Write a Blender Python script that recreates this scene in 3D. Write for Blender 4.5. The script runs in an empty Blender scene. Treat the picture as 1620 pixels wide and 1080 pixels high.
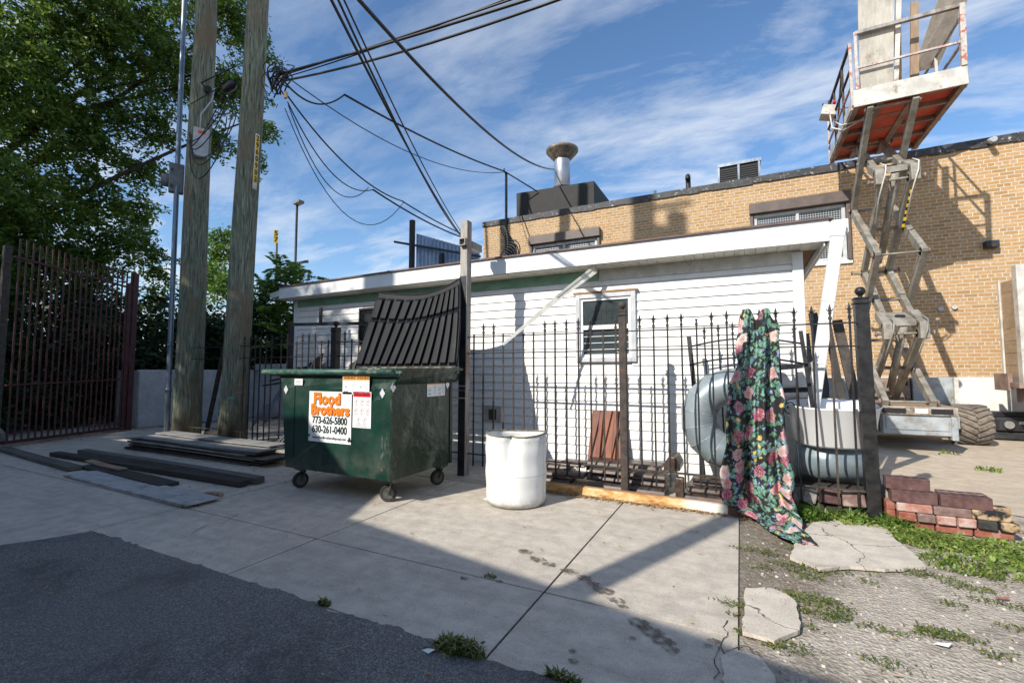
import bpy, math, random
import numpy as np
from mathutils import Vector, Matrix
random.seed(7); RNG = np.random.default_rng(11)
D = bpy.data; S = bpy.context.scene; COL = S.collection
R = math.radians; PI = math.pi; V = Vector
# ------------------------------------------------------------------ survey: camera and the planes things stand on
CAMH = 1.3; FPX = 720.; PITCH = math.atan(46/720); YAW = math.atan(.5)
FW0 = V((-math.sin(YAW), math.cos(YAW), 0)); RT = V((math.cos(YAW), math.sin(YAW), 0)); UP0 = V((0, 0, 1))
FW = FW0*math.cos(PITCH)+UP0*math.sin(PITCH); UPV = UP0*math.cos(PITCH)-FW0*math.sin(PITCH); CP = V((0, 0, CAMH))
def ray(x, y): return FW+RT*((x-810)/FPX)+UPV*((540-y)/FPX)
def G(x, y, z=0.): r = ray(x, y); return CP+r*((z-CAMH)/r.z)          # point on the level z
def AY(x, y, Y): r = ray(x, y); return CP+r*(Y/r.y)                    # point on a wall parallel to the garage
def AX(x, y, X): r = ray(x, y); return CP+r*(X/r.x)                    # point on a wall square to it
YF, YW, YB, YE = 4.9, 5.76, 12.3, 5.45                                 # fence, garage wall, brick wall, eave
SUND = V((.42, 1, -.76)).normalized()
# ------------------------------------------------------------------ materials
class N:
    def __init__(s, name):
        s.m = D.materials.new(name); s.m.use_nodes = True; s.t = s.m.node_tree; s.t.nodes.clear()
        s.out = s.t.nodes.new('ShaderNodeOutputMaterial'); s.b = s.t.nodes.new('ShaderNodeBsdfPrincipled')
        s.t.links.new(s.b.outputs[0], s.out.inputs[0]); s.tc = s.t.nodes.new('ShaderNodeTexCoord'); s.co = s.tc.outputs['Object']
    def n(s, ty, *ins, **kw):
        nd = s.t.nodes.new('ShaderNode'+ty)
        for k, v in kw.items():
            if hasattr(nd, k) and not k[0].isupper(): setattr(nd, k, v)
            else: s.put(nd.inputs[k.replace('_', ' ')], v)
        for i, v in enumerate(ins):
            if v is not None: s.put(nd.inputs[i], v)
        return nd
    def put(s, sock, v):
        if hasattr(v, 'is_output') or isinstance(v, bpy.types.NodeSocket): s.t.links.new(v, sock)
        else: sock.default_value = v
    def noise(s, scale, detail=4, rough=.55, co=None, dist=0):
        return s.n('TexNoise', co or s.co, Scale=scale, Detail=detail, Roughness=rough, Distortion=dist).outputs[0]
    def map(s, sc=(1, 1, 1), co=None, loc=(0, 0, 0), rot=(0, 0, 0)):
        return s.n('Mapping', co or s.co, Scale=sc, Location=loc, Rotation=rot).outputs[0]
    def ramp(s, f, stops, interp='LINEAR'):
        r = s.n('ValToRGB', f); cr = r.color_ramp; cr.interpolation = interp
        while len(cr.elements) < len(stops): cr.elements.new(.5)
        for e, (p, c) in zip(cr.elements, stops): e.position = p; e.color = (*c, 1) if len(c) == 3 else c
        return r.outputs[0]
    def band(s, f, a, b): return s.n('MapRange', f, a, b, 0., 1.).outputs[0]
    def mix(s, f, a, b, mode='MIX'):
        m = s.n('Mix', data_type='RGBA', blend_type=mode); s.put(m.inputs[0], f)
        for i, v in ((6, a), (7, b)):
            if isinstance(v, tuple): v = (*v, 1) if len(v) == 3 else v
            s.put(m.inputs[i], v)
        return m.outputs[2]
    def math(s, op, a, b=0., c=0.): return s.n('Math', a, b, c, operation=op).outputs[0]
    def bump(s, h, st=.3, dist=.01, nrm=None):
        b = s.n('Bump', Strength=st, Distance=dist, Height=h)
        if nrm: s.put(b.inputs['Normal'], nrm)
        return b.outputs[0]
    def fin(s, color, rough=.8, metal=0., nrm=None, spec=None):
        s.put(s.b.inputs['Base Color'], (*color, 1) if isinstance(color, tuple) else color)
        s.put(s.b.inputs['Roughness'], rough); s.put(s.b.inputs['Metallic'], metal)
        if nrm: s.put(s.b.inputs['Normal'], nrm)
        if spec is not None: s.put(s.b.inputs['Specular IOR Level'], spec)
        return s.m
def mk(name, c1, c2, scale=6, rough=.75, metal=0., stretch=(1, 1, 1), bump=.2, bscale=60, patch=None, patch2=None, dist=.004):
    """two-tone weathered surface; patch = (colour, scale, low, high) adds rust, dirt or bare patches"""
    n = N(name); co = n.map(stretch); f = n.noise(scale, 6, .6, co)
    c = n.ramp(f, [(.38, c1), (.62, c2)])
    for k, p in enumerate((patch, patch2)):
        if p: c = n.mix(n.band(n.noise(p[1], 8, .65, n.map(stretch, loc=(7+k, 3, 1))), p[2], p[3]), c, p[0])
    h = n.noise(bscale, 4, .6)
    r = n.math('ADD', n.math('MULTIPLY', f, .25), rough-.12)
    return n.fin(c, r, metal, n.bump(h, bump, dist))
def flat(name, c, rough=.6, metal=0.): return N(name).fin(c, rough, metal)
m = {}
# concrete
def concrete(name, c1, c2, crack=False, dark=.6, STK=.35):
    n = N(name); big = n.noise(.9, 5, .6); med = n.noise(7, 6, .65); fine = n.noise(140, 3, .7)
    c = n.ramp(med, [(.40, c1), (.60, c2)])
    c = n.mix(n.band(big, .45, .72), c, tuple(x*dark for x in c1), 'MIX') if 0 else n.mix(n.math('MULTIPLY', n.band(big, .45, .75), .35), c, tuple(x*dark for x in c1))
    c = n.mix(n.math('MULTIPLY', n.band(n.noise(48, 6, .85), .53, .64), .5), c, tuple(x*.5 for x in c1)); c = n.mix(n.math('MULTIPLY', n.band(n.noise(85, 4, .85, n.map(loc=(2, 2, 2))), .55, .66), .6), c, tuple(min(1, x*1.45) for x in c2)); c = n.mix(n.math('MULTIPLY', n.band(n.noise(.55, 7, .75, n.map((1, 1, 1), loc=(4, 8, 0))), .5, .6), .22), c, tuple(x*.5 for x in c1)); c = n.mix(n.math('MULTIPLY', n.band(fine, .42, .6), .45), c, tuple(min(1, x*1.25) for x in c2))
    v = n.n('TexVoronoi', n.co, Scale=55.).outputs[0]
    c = n.mix(n.math('MULTIPLY', n.band(v, .13, .05), n.band(n.noise(3), .5, .62)), c, tuple(x*.4 for x in c1))
    if crack:
        e = n.n('TexVoronoi', n.map((1, 1, 1), co=n.n('VectorMath', n.co, n.n('VectorMath', n.n('TexNoise', n.co, Scale=5., Detail=6.).outputs[1], operation='SCALE', Scale=.22).outputs[0], operation='ADD').outputs[0]), feature='DISTANCE_TO_EDGE', Scale=1.4).outputs[0]
        c = n.mix(n.band(e, .006, .002), c, (.10, .09, .075))
    # streaky wear along the alley and faint tyre marks
    st = n.noise(2.2, 6, .7, n.map((.35, 3.5, 1)))
    c = n.mix(n.math('MULTIPLY', n.band(st, .48, .74), STK), c, tuple(x*.55 for x in c1))
    h = n.math('ADD', fine, n.math('MULTIPLY', med, .8))
    return n.fin(c, .88, 0., n.bump(h, .35, .006))
m['conc'] = concrete('pavement_concrete', (.375, .335, .282), (.53, .475, .40))
m['conc_old'] = concrete('yard_concrete', (.38, .315, .235), (.52, .44, .34), dark=.7, STK=.1)
m['conc_chunk'] = concrete('broken_concrete', (.43, .38, .32), (.58, .52, .44), crack=True)
m['conc_wall'] = concrete('barrier_concrete', (.34, .35, .36), (.46, .47, .48))
def gravel():
    n = N('gravel_ground'); big = n.noise(.8, 5, .6); v = n.n('TexVoronoi', n.co, Scale=45.); v2 = n.n('TexVoronoi', n.co, Scale=110.)
    c = n.ramp(n.n('SeparateColor', v.outputs[1]).outputs[0], [(0, (.2, .18, .155)), (.5, (.42, .38, .33)), (1, (.68, .63, .56))])
    c2 = n.ramp(n.n('SeparateColor', v2.outputs[1]).outputs[0], [(0, (.17, .15, .13)), (.6, (.38, .34, .295)), (1, (.62, .58, .52))])
    c = n.mix(.55, c, c2); c = n.mix(.42, c, (.47, .40, .315)); sm_ = n.noise(95, 4, .85); c = n.mix(n.math('MULTIPLY', n.band(sm_, .55, .66), .7), c, (.66, .6, .52)); c = n.mix(n.math('MULTIPLY', n.band(sm_, .44, .36), .7), c, (.1, .085, .07))
    c = n.mix(n.band(n.noise(2.3, 6, .7), .5, .62), c, (.25, .22, .18))
    c = n.mix(n.math('MULTIPLY', n.band(big, .45, .7), .4), c, (.22, .18, .14))
    c = n.mix(n.band(n.noise(26, 5, .8), .66, .72), c, (.5, .33, .17))
    sp = n.n('SeparateXYZ', n.co); x, y = sp.outputs[0], sp.outputs[1]
    f = n.math('ADD', n.math('MULTIPLY', n.math('SUBTRACT', .62, x), .9), n.math('MULTIPLY', n.math('SUBTRACT', y, 3.3), .38))
    f = n.math('ADD', f, n.math('MULTIPLY', n.math('SUBTRACT', n.noise(3.5, 7, .7), .5), 1.5))
    soil = n.ramp(n.noise(22, 6, .75), [(.3, (.12, .095, .07)), (.5, (.2, .165, .125)), (.68, (.30, .26, .21)), (.74, (.44, .34, .22))])
    c = n.mix(n.math('MULTIPLY', n.band(f, .05, .4), n.band(y, 5.6, 5.2)), c, soil)
    return n.fin(c, .95, 0., n.bump(n.math('ADD', v.outputs[0], n.noise(60)), .8, .012))
m['gravel'] = gravel()
def asphalt():
    n = N('alley_asphalt'); f = n.noise(130, 3, .8); v = n.n('TexVoronoi', n.co, Scale=95., Randomness=1.)
    c = n.ramp(f, [(.36, (.06, .06, .06)), (.5, (.16, .157, .152)), (.6, (.29, .283, .27)), (.7, (.5, .48, .45))])
    sp = n.math('MULTIPLY', n.band(v.outputs[0], .32, .2), n.math('GREATER_THAN', n.n('SeparateColor', v.outputs[1]).outputs[0], .8)); c = n.mix(n.math('MULTIPLY', sp, .8), c, (.42, .4, .37))
    c = n.mix(n.math('MULTIPLY', n.band(n.noise(1.3, 9, .75), .50, .62), .6), c, (.06, .06, .06))
    c = n.mix(n.math('MULTIPLY', n.band(n.noise(.7, 6, .7, n.map(loc=(5, 2, 0))), .48, .62), .45), c, (.17, .165, .155))
    e = n.n('TexVoronoi', n.n('VectorMath', n.co, n.n('VectorMath', n.n('TexNoise', n.co, Scale=4., Detail=6.).outputs[1], operation='SCALE', Scale=.35).outputs[0], operation='ADD').outputs[0], feature='DISTANCE_TO_EDGE', Scale=.55).outputs[0]
    return n.fin(c, .9, 0., n.bump(n.math('ADD', f, n.noise(30, 5)), .9, .012))
m['asphalt'] = asphalt()
m['dirt'] = mk('dirt', (.10, .08, .06), (.24, .19, .14), 14, .95, bump=.8, bscale=50, dist=.015, patch=((.4, .3, .18), 35, .58, .66))
m['joint'] = mk('joint_dirt', (.03, .027, .022), (.09, .075, .055), 20, .95)
m['patchwall'] = mk('patched_siding', (.3, .29, .26), (.42, .4, .36), 9, .8)
def stainm():
    n = N('damp_stain'); n.fin((.105, .085, .062), .7, 0.); a = n.math('MULTIPLY', n.band(n.noise(22, 7, .7), .38, .56), .75); n.put(n.b.inputs['Alpha'], a); return n.m
m['stain'] = stainm()
def siding():
    n = N('vinyl_siding'); gz = n.n('SeparateXYZ', n.co)
    c = n.ramp(n.noise(3, 5, .6, n.map((1, 1, .4))), [(.3, (.74, .735, .71)), (.7, (.82, .815, .79))])
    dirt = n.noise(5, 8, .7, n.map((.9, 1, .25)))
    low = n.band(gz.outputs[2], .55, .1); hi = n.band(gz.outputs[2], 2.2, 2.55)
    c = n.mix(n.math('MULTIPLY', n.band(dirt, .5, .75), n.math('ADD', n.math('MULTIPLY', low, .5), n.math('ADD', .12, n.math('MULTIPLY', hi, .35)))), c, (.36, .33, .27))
    return n.fin(c, .5, 0., n.bump(n.noise(9, 3, .5, n.map((.3, 1, 1))), .15, .01))
m['siding'] = siding()
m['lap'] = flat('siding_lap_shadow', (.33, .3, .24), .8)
m['trimwhite'] = mk('painted_trim', (.66, .67, .67), (.8, .8, .79), 5, .45, stretch=(.4, 1, 1), patch=((.4, .35, .28), 16, .66, .78))
m['soffit'] = mk('vinyl_soffit', (.5, .48, .42), (.64, .62, .55), 8, .6, patch=((.2, .17, .12), 7, .6, .8))
m['green'] = mk('green_board', (.16, .3, .2), (.25, .42, .3), 7, .8, stretch=(.5, 1, 1), patch=((.35, .33, .22), 6, .58, .75))
m['drip'] = mk('brown_drip_edge', (.09, .055, .05), (.16, .1, .09), 8, .6)
m['roof'] = mk('roof_felt', (.05, .05, .05), (.1, .095, .09), 6, .9, patch=((.25, .25, .25), 9, .6, .7))
m['wood_brown'] = mk('raw_wood_soffit', (.22, .12, .06), (.34, .2, .1), 6, .8, stretch=(1, .2, 1))
def brick():
    n = N('common_brick'); sp = n.n('SeparateXYZ', n.co); u = n.math('ADD', sp.outputs[0], sp.outputs[1]); z = sp.outputs[2]
    wob = n.math('MULTIPLY', n.math('SUBTRACT', n.noise(5, 3), .5), .012)
    vec = n.n('CombineXYZ', u, n.math('ADD', z, wob), 0.).outputs[0]
    def bt(w): return n.n('TexBrick', vec, offset=.5, Color1=(0, 0, 0, 1), Color2=(1, 1, 1, 1), Mortar=(.5, .5, .5, 1), Scale=1., Mortar_Size=.0085, Mortar_Smooth=.1, Bias=0., Brick_Width=w, Row_Height=.075)
    a = bt(.216); b = bt(.108)
    row = n.math('LESS_THAN', n.math('FLOORED_MODULO', n.math('FLOOR', n.math('DIVIDE', z, .075)), 6.), .5)
    rnd = n.mix(row, a.outputs[0], b.outputs[0]); mor = n.n('Mix', row, data_type='FLOAT'); n.put(mor.inputs[2], a.outputs[1]); n.put(mor.inputs[3], b.outputs[1]); mor = mor.outputs[0]
    c = n.ramp(rnd, [(0, (.30, .17, .06)), (.18, (.50, .31, .12)), (.36, (.62, .39, .20)), (.52, (.66, .45, .24)), (.66, (.56, .29, .10)), (.82, (.70, .50, .29)), (.93, (.58, .30, .17)), (1, (.42, .25, .13))])
    c = n.mix(.35, c, (.53, .345, .165)); c = n.mix(n.math('MULTIPLY', n.band(n.noise(16, 6, .7), .4, .75), .6), c, (.30, .18, .07))
    c = n.mix(n.math('MULTIPLY', n.band(n.noise(.8, 4, .6), .45, .75), .35), c, (.6, .44, .26)); c = n.mix(n.math('MULTIPLY', n.band(n.noise(1.3, 6, .7, n.map((1, 1, .35))), .5, .75), .4), c, (.36, .22, .1))
    c = n.mix(.25, c, (.36, .23, .09)); c = n.mix(1., c, (.88, .84, .80), 'MULTIPLY'); c = n.mix(mor, c, n.ramp(n.noise(12), [(.3, (.42, .37, .30)), (.7, (.60, .54, .45))]))
    c = n.mix(n.band(n.noise(18, 7, .8, n.map(loc=(4, 9, 2))), .68, .72), c, (.12, .07, .04))
    h = n.math('SUBTRACT', n.math('MULTIPLY', n.noise(45, 5), .5), n.math('MULTIPLY', mor, 1.))
    return n.fin(c, .9, 0., n.bump(h, .7, .012))
m['brick'] = brick()
m['found'] = mk('whitewashed_foundation', (.62, .61, .57), (.76, .75, .71), 4, .85, patch=((.3, .29, .26), 3, .6, .8), bump=.5, bscale=25)
m['tar'] = mk('tar_coping', (.012, .012, .014), (.05, .05, .055), 9, .6, patch=((.45, .46, .48), 14, .6, .68))
m['iron'] = mk('black_iron', (.008, .008, .010), (.026, .025, .025), 12, .5, .2, patch=((.09, .05, .03), 18, .64, .74))
m['rustiron'] = mk('rusting_iron', (.028, .026, .024), (.075, .058, .047), 14, .75, .1, patch=((.13, .065, .04), 12, .56, .7))
m['hpost'] = mk('weathered_steel', (.19, .18, .165), (.36, .34, .31), 9, .6, .3, stretch=(1, 1, .25), patch=((.2, .09, .05), 5, .55, .68))
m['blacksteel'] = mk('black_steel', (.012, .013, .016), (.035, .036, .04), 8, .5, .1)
m['gatered'] = mk('red_oxide_paint', (.042, .012, .014), (.075, .02, .022), 9, .55, patch=((.08, .03, .02), 10, .6, .7))
def dump():
    n = N('dumpster_green_paint'); c = n.ramp(n.noise(3, 5), [(.38, (.006, .027, .019)), (.62, (.010, .041, .028))])
    c = n.mix(n.band(n.noise(9, 9, .75, n.map((2.5, 2.5, .5))), .70, .76), c, (.12, .2, .16))
    c = n.mix(n.band(n.noise(22, 6, .7, n.map(loc=(3, 0, 5))), .74, .78), c, (.12, .06, .03))
    z = n.n('SeparateXYZ', n.co).outputs[2]
    c = n.mix(n.math('MULTIPLY', n.band(z, .5, .22), n.band(n.noise(6, 6), .42, .7)), c, (.1, .09, .07)); c = n.mix(n.math('MULTIPLY', n.band(n.noise(7, 7, .75, n.map((4, 4, .18))), .6, .78), .6), c, (.09, .12, .1)); c = n.mix(n.band(n.noise(40, 5, .8), .72, .76), c, (.3, .34, .32))
    return n.fin(c, n.band(n.noise(5), .1, 1.1), 0., n.bump(n.noise(3.5, 3), .35, .03))
m['dump'] = dump()
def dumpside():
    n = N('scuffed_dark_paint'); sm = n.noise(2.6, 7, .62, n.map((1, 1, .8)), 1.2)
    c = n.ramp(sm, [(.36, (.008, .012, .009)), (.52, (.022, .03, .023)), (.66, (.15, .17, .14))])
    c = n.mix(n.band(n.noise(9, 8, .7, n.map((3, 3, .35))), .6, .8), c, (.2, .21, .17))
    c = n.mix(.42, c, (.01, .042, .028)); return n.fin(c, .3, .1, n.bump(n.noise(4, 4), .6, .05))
m['dumpside'] = dumpside()
m['rim'] = mk('worn_rim_paint', (.02, .075, .055), (.05, .13, .1), 8, .5, patch=((.3, .27, .2), 13, .55, .68), patch2=((.12, .05, .03), 20, .6, .7))
m['lid'] = mk('black_lid_plastic', (.006, .0075, .0095), (.014, .016, .02), 6, .5, stretch=(1, 1, .3), bump=.1, patch=((.035, .038, .04), 9, .56, .85))
for _n in m['lid'].node_tree.nodes:
    if _n.type == 'BSDF_PRINCIPLED': _n.inputs['Specular IOR Level'].default_value = .16
m['rubber'] = mk('rubber', (.015, .015, .015), (.045, .042, .04), 9, .8)
m['caster'] = mk('caster_metal', (.05, .08, .07), (.14, .16, .14), 15, .6, .3, patch=((.15, .08, .05), 14, .5, .65))
m['white'] = flat('label_white', (.78, .79, .8), .4); m['orange'] = flat('label_orange', (.9, .2, .01), .45); m['lblack'] = flat('label_black', (.012, .03, .022), .5)
m['lred'] = flat('label_red', (.62, .01, .025), .45); m['lgrey'] = flat('label_grey', (.3, .31, .33), .5); m['worange'] = flat('warning_orange', (.9, .33, .03), .5)
m['yellow'] = flat('sign_yellow', (.85, .55, .02), .5)
m['diamond'] = flat('reflector_silver', (.7, .72, .74), .25, .2)
def barrelm():
    n = N('white_plastic_drum'); c = n.ramp(n.noise(3, 5), [(.3, (.7, .7, .67)), (.7, (.82, .82, .8))])
    z = n.n('SeparateXYZ', n.co).outputs[2]; e1 = n.math('MULTIPLY', n.math('MAXIMUM', n.band(z, .16, .02), n.band(z, .56, .66)), n.band(n.noise(12, 8, .75), .38, .62)); c = n.mix(n.math('MULTIPLY', e1, .75), c, (.34, .32, .27)); c = n.mix(n.band(n.noise(9, 9, .8, n.map((2, 2, .5))), .6, .76), c, (.38, .36, .32)); c = n.mix(n.math('MULTIPLY', n.band(n.noise(30, 5, .7, n.map((2, 2, .12))), .62, .72), .5), c, (.45, .43, .4)); e2 = n.math('ABSOLUTE', n.math('SUBTRACT', z, .30)); c = n.mix(n.math('MULTIPLY', n.band(e2, .006, .002), .5), c, (.4, .39, .36))
    return n.fin(c, .42, 0., n.bump(n.noise(5, 3), .2, .02))
m['drum'] = barrelm()
m['grime'] = mk('cut_edge_grime', (.09, .08, .06), (.22, .2, .16), 20, .9)
m['tile'] = mk('dark_glazed_tile', (.028, .02, .018), (.085, .055, .045), 9, .38, patch=((.2, .11, .07), 8, .56, .7), bump=.25)
m['tileedge'] = mk('tile_edge', (.09, .055, .04), (.2, .13, .1), 12, .6)
m['rust'] = mk('rust_brown', (.13, .035, .018), (.26, .085, .04), 7, .62, stretch=(1, 1, .3), patch=((.07, .025, .018), 5, .5, .7))
m['duct'] = mk('blue_grey_duct', (.2, .255, .285), (.29, .345, .375), 4, .38, .25, patch=((.42, .42, .4), 12, .66, .72), bump=.1)
m['seam'] = mk('duct_seam', (.3, .33, .34), (.45, .47, .47), 12, .5, .3)
m['tub'] = mk('enamel_white', (.84, .85, .86), (.9, .91, .92), 4, .3, patch=((.35, .3, .24), 22, .72, .78), bump=.05)
def curbm():
    n = N('rusted_yellow_paint'); x = n.n('SeparateXYZ', n.co).outputs[0]
    f = n.noise(6, 9, .75, n.map((.8, 2, 2)))
    c = n.ramp(f, [(.34, (.2, .075, .035)), (.46, (.46, .24, .075)), (.54, (.6, .40, .17)), (.66, (.66, .57, .42))])
    c = n.mix(n.math('MULTIPLY', n.band(x, -.55, -.42), n.band(f, .4, .5)), c, (.74, .7, .62))
    z = n.n('SeparateXYZ', n.co).outputs[2]
    c = n.mix(n.band(z, .085, .1), c, (.22, .09, .04))
    c = n.mix(n.band(x, -.14, -.13), c, (.13, .06, .045))
    return n.fin(c, .75, 0., n.bump(n.noise(40, 5), .5, .005))
m['curb'] = curbm()
def wood(name, c1, c2, sc=3, st=(.15, 1, 1), patch=None, rough=.85):
    n = N(name); co = n.map(st); g = n.noise(sc*9, 7, .65, co, .4); c = n.ramp(g, [(.25, c1), (.75, c2)])
    c = n.mix(n.math('MULTIPLY', n.band(n.noise(sc, 5, .6), .45, .7), .5), c, tuple(x*.55 for x in c1))
    if patch: c = n.mix(n.band(n.noise(patch[1], 8, .7), patch[2], patch[3]), c, patch[0])
    return n.fin(c, rough, 0., n.bump(g, .5, .006))
m['plank'] = wood('weathered_plank', (.17, .165, .155), (.34, .33, .31)); m['plank2'] = wood('dark_plank', (.06, .056, .05), (.16, .145, .13)); m['plank3'] = wood('charred_plank', (.02, .018, .016), (.06, .05, .045), patch=((.4, .4, .4), 14, .66, .7))
m['ply'] = wood('dusty_plywood', (.27, .27, .27), (.48, .48, .47), 2, (.3, 1, 1), patch=((.14, .10, .07), 3, .54, .7))
m['plyup'] = wood('grey_plywood', (.36, .33, .28), (.56, .53, .47), 2, (1, 1, .2), patch=((.22, .17, .11), 4, .58, .75)); m['stud'] = wood('new_lumber', (.42, .27, .12), (.62, .42, .22), 2, (1, 1, .15)); m['stud2'] = wood('brown_lumber', (.24, .16, .1), (.38, .28, .19), 2, (1, 1, .15))
m['truckwood'] = wood('truck_board', (.33, .22, .13), (.47, .34, .22), 2, (1, .2, 1))
def polem():
    n = N('treated_pole_wood'); co = n.map((3.2, 3.2, .22)); g = n.noise(14, 8, .68, co, .6)
    c = n.ramp(g, [(.36, (.045, .054, .037)), (.5, (.16, .178, .125)), (.64, (.32, .33, .235))])
    c = n.mix(n.band(n.noise(2.2, 6, .7, n.map((1, 1, .5))), .48, .62), c, n.mix(g, (.12, .085, .055), (.26, .2, .13)))
    ck = n.noise(30, 4, .7, n.map((3, 3, .1))); c = n.mix(n.band(ck, .63, .7), c, (.025, .022, .018))
    z = n.n('SeparateXYZ', n.co).outputs[2]
    c = n.mix(n.math('MULTIPLY', n.band(z, .75, .1), n.band(n.noise(3, 5, .6, n.map((1, 1, .5))), .35, .6)), c, (.035, .033, .028))
    return n.fin(c, .9, 0., n.bump(n.math('SUBTRACT', g, n.band(ck, .6, .7)), .7, .015))
m['pole'] = polem()
m['galv'] = mk('galvanised_steel', (.13, .17, .22), (.24, .28, .33), 8, .42, .6, stretch=(1, 1, .3)); m['boxgrey'] = mk('meter_grey', (.11, .115, .12), (.18, .185, .19), 7, .55); m['boxlight'] = mk('box_light_grey', (.42, .43, .45), (.54, .55, .57), 8, .5)
m['cable'] = flat('black_cable', (.012, .012, .014), .45)
m['liftgrey'] = mk('lift_grey_paint', (.17, .155, .128), (.31, .29, .25), 5, .5, patch=((.16, .11, .075), 7, .55, .72), patch2=((.07, .05, .04), 18, .62, .7)); m['liftblue'] = mk('lift_panel_paint', (.25, .28, .3), (.38, .41, .42), 4, .55, patch=((.2, .15, .1), 5, .5, .72), patch2=((.1, .06, .04), 16, .6, .7)); m['liftlight'] = mk('lift_light_paint', (.42, .4, .36), (.6, .58, .53), 5, .5, patch=((.42, .1, .06), 13, .66, .7), patch2=((.16, .1, .065), 5, .58, .72))
m['deckrim'] = mk('lift_deck_rim', (.27, .23, .19), (.42, .37, .31), 6, .65, patch=((.13, .08, .05), 9, .5, .65)); m['liftred'] = mk('lift_red_underside', (.42, .05, .025), (.62, .09, .04), 3, .6, patch=((.2, .1, .08), 4, .52, .72)); m['railrust'] = mk('chipped_rail_paint', (.38, .35, .32), (.52, .49, .46), 10, .6, patch=((.42, .1, .05), 12, .52, .6)); m['liftdark'] = mk('lift_brown_frame', (.18, .12, .095), (.3, .21, .17), 6, .7)
m['tyre'] = mk('dusty_tyre', (.11, .085, .065), (.23, .175, .13), 9, .9, patch=((.34, .25, .17), 8, .45, .7)); m['tread'] = mk('tyre_tread', (.10, .088, .075), (.2, .175, .15), 12, .85); m['hubred'] = flat('hub_orange', (.6, .12, .03), .6)
m['darkint'] = flat('dark_interior', (.01, .01, .012), .7); m['chrome'] = mk('stainless_stack', (.45, .45, .45), (.62, .62, .62), 5, .28, .85, stretch=(1, 1, .3)); m['cap'] = mk('heat_stained_cap', (.15, .125, .1), (.28, .24, .19), 6, .6, .5, patch=((.12, .07, .04), 7, .5, .7)); m['hoodblack'] = mk('black_roof_curb', (.006, .006, .007), (.016, .016, .016), 5, .7, patch=((.08, .075, .07), 12, .68, .72))
m['shutter'] = mk('brown_shutter_box', (.075, .055, .05), (.12, .09, .08), 4, .5); m['corr'] = mk('corrugated_blue_grey', (.3, .38, .48), (.42, .5, .6), 5, .45, .4)
def glass():
    n = N('window_glass'); c = n.ramp(n.noise(2.5, 4), [(.3, (.02, .03, .036)), (.7, (.06, .08, .085))]); return n.fin(c, .08, 0., None, .8)
m['glass'] = glass(); m['frame'] = mk('window_frame_grey', (.42, .43, .45), (.55, .56, .57), 6, .5); m['mesh'] = flat('window_mesh', (.42, .45, .47), .5, .4)
def leafm(name, ramp_, trans=.35):
    n = N(name); g = n.n('NewGeometry'); c = n.ramp(g.outputs['Random Per Island'], ramp_)
    n.fin(c, .5, 0.); tr = n.n('BsdfTranslucent', c); mx = n.n('MixShader', trans, n.b.outputs[0], tr.outputs[0]); n.t.links.new(mx.outputs[0], n.out.inputs[0]); return n.m
m['leaf'] = leafm('tree_leaves', [(0, (.035, .085, .012)), (.45, (.075, .155, .02)), (.8, (.14, .22, .03)), (1, (.22, .27, .04))], .5)
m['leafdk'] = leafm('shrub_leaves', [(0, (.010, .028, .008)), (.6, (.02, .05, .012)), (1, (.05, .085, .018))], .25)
m['leafbr'] = leafm('bright_leaves', [(0, (.06, .13, .02)), (.6, (.11, .21, .03)), (1, (.18, .29, .05))])
m['weed'] = leafm('weed_leaves', [(0, (.10, .17, .025)), (.5, (.19, .29, .05)), (.85, (.28, .37, .08)), (1, (.42, .38, .18))], .3)
m['grass'] = leafm('grass_blades', [(0, (.08, .13, .02)), (.5, (.16, .24, .04)), (.85, (.24, .32, .06)), (1, (.38, .33, .15))], .3)
m['dry'] = leafm('dry_litter', [(0, (.2, .11, .05)), (.5, (.42, .27, .13)), (1, (.6, .45, .26))], .15)
m['moss'] = leafm('low_weed', [(0, (.06, .09, .02)), (.6, (.12, .16, .04)), (1, (.26, .24, .09))], .2)
m['bark'] = mk('bark', (.03, .025, .018), (.08, .065, .05), 12, .95, stretch=(2, 2, .4), bump=.9, dist=.03)
def bricks(name, c1, c2, p): return mk(name, c1, c2, 16, .9, bump=.6, bscale=70, patch=p)
m['bred'] = bricks('red_brick', (.22, .07, .045), (.33, .12, .08), ((.42, .32, .27), 9, .52, .7)); m['bpink'] = bricks('mortared_red_brick', (.34, .14, .105), (.47, .25, .2), ((.56, .47, .42), 7, .45, .65)); m['bdark'] = bricks('grey_brown_brick', (.15, .09, .075), (.25, .17, .15), ((.4, .33, .3), 9, .55, .7)); m['byel'] = bricks('yellow_brick', (.36, .24, .13), (.5, .36, .22), ((.015, .016, .018), 5, .50, .56)); m['bblack'] = bricks('blackened_brick', (.02, .022, .022), (.07, .065, .055), ((.4, .28, .16), 7, .62, .72)); m['bjumbo'] = bricks('maroon_engineering_brick', (.085, .042, .04), (.15, .08, .075), ((.24, .16, .15), 12, .62, .75))
m['stone'] = bricks('grey_rubble', (.2, .19, .18), (.4, .38, .36), ((.1, .09, .08), 6, .55, .7))
m['peblight'] = bricks('pale_stone', (.42, .38, .32), (.62, .57, .5), ((.3, .25, .2), 6, .55, .7))
m['tarp'] = mk('grey_tarp', (.16, .17, .2), (.27, .28, .32), 3, .5, bump=.6, bscale=6, dist=.06)
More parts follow.
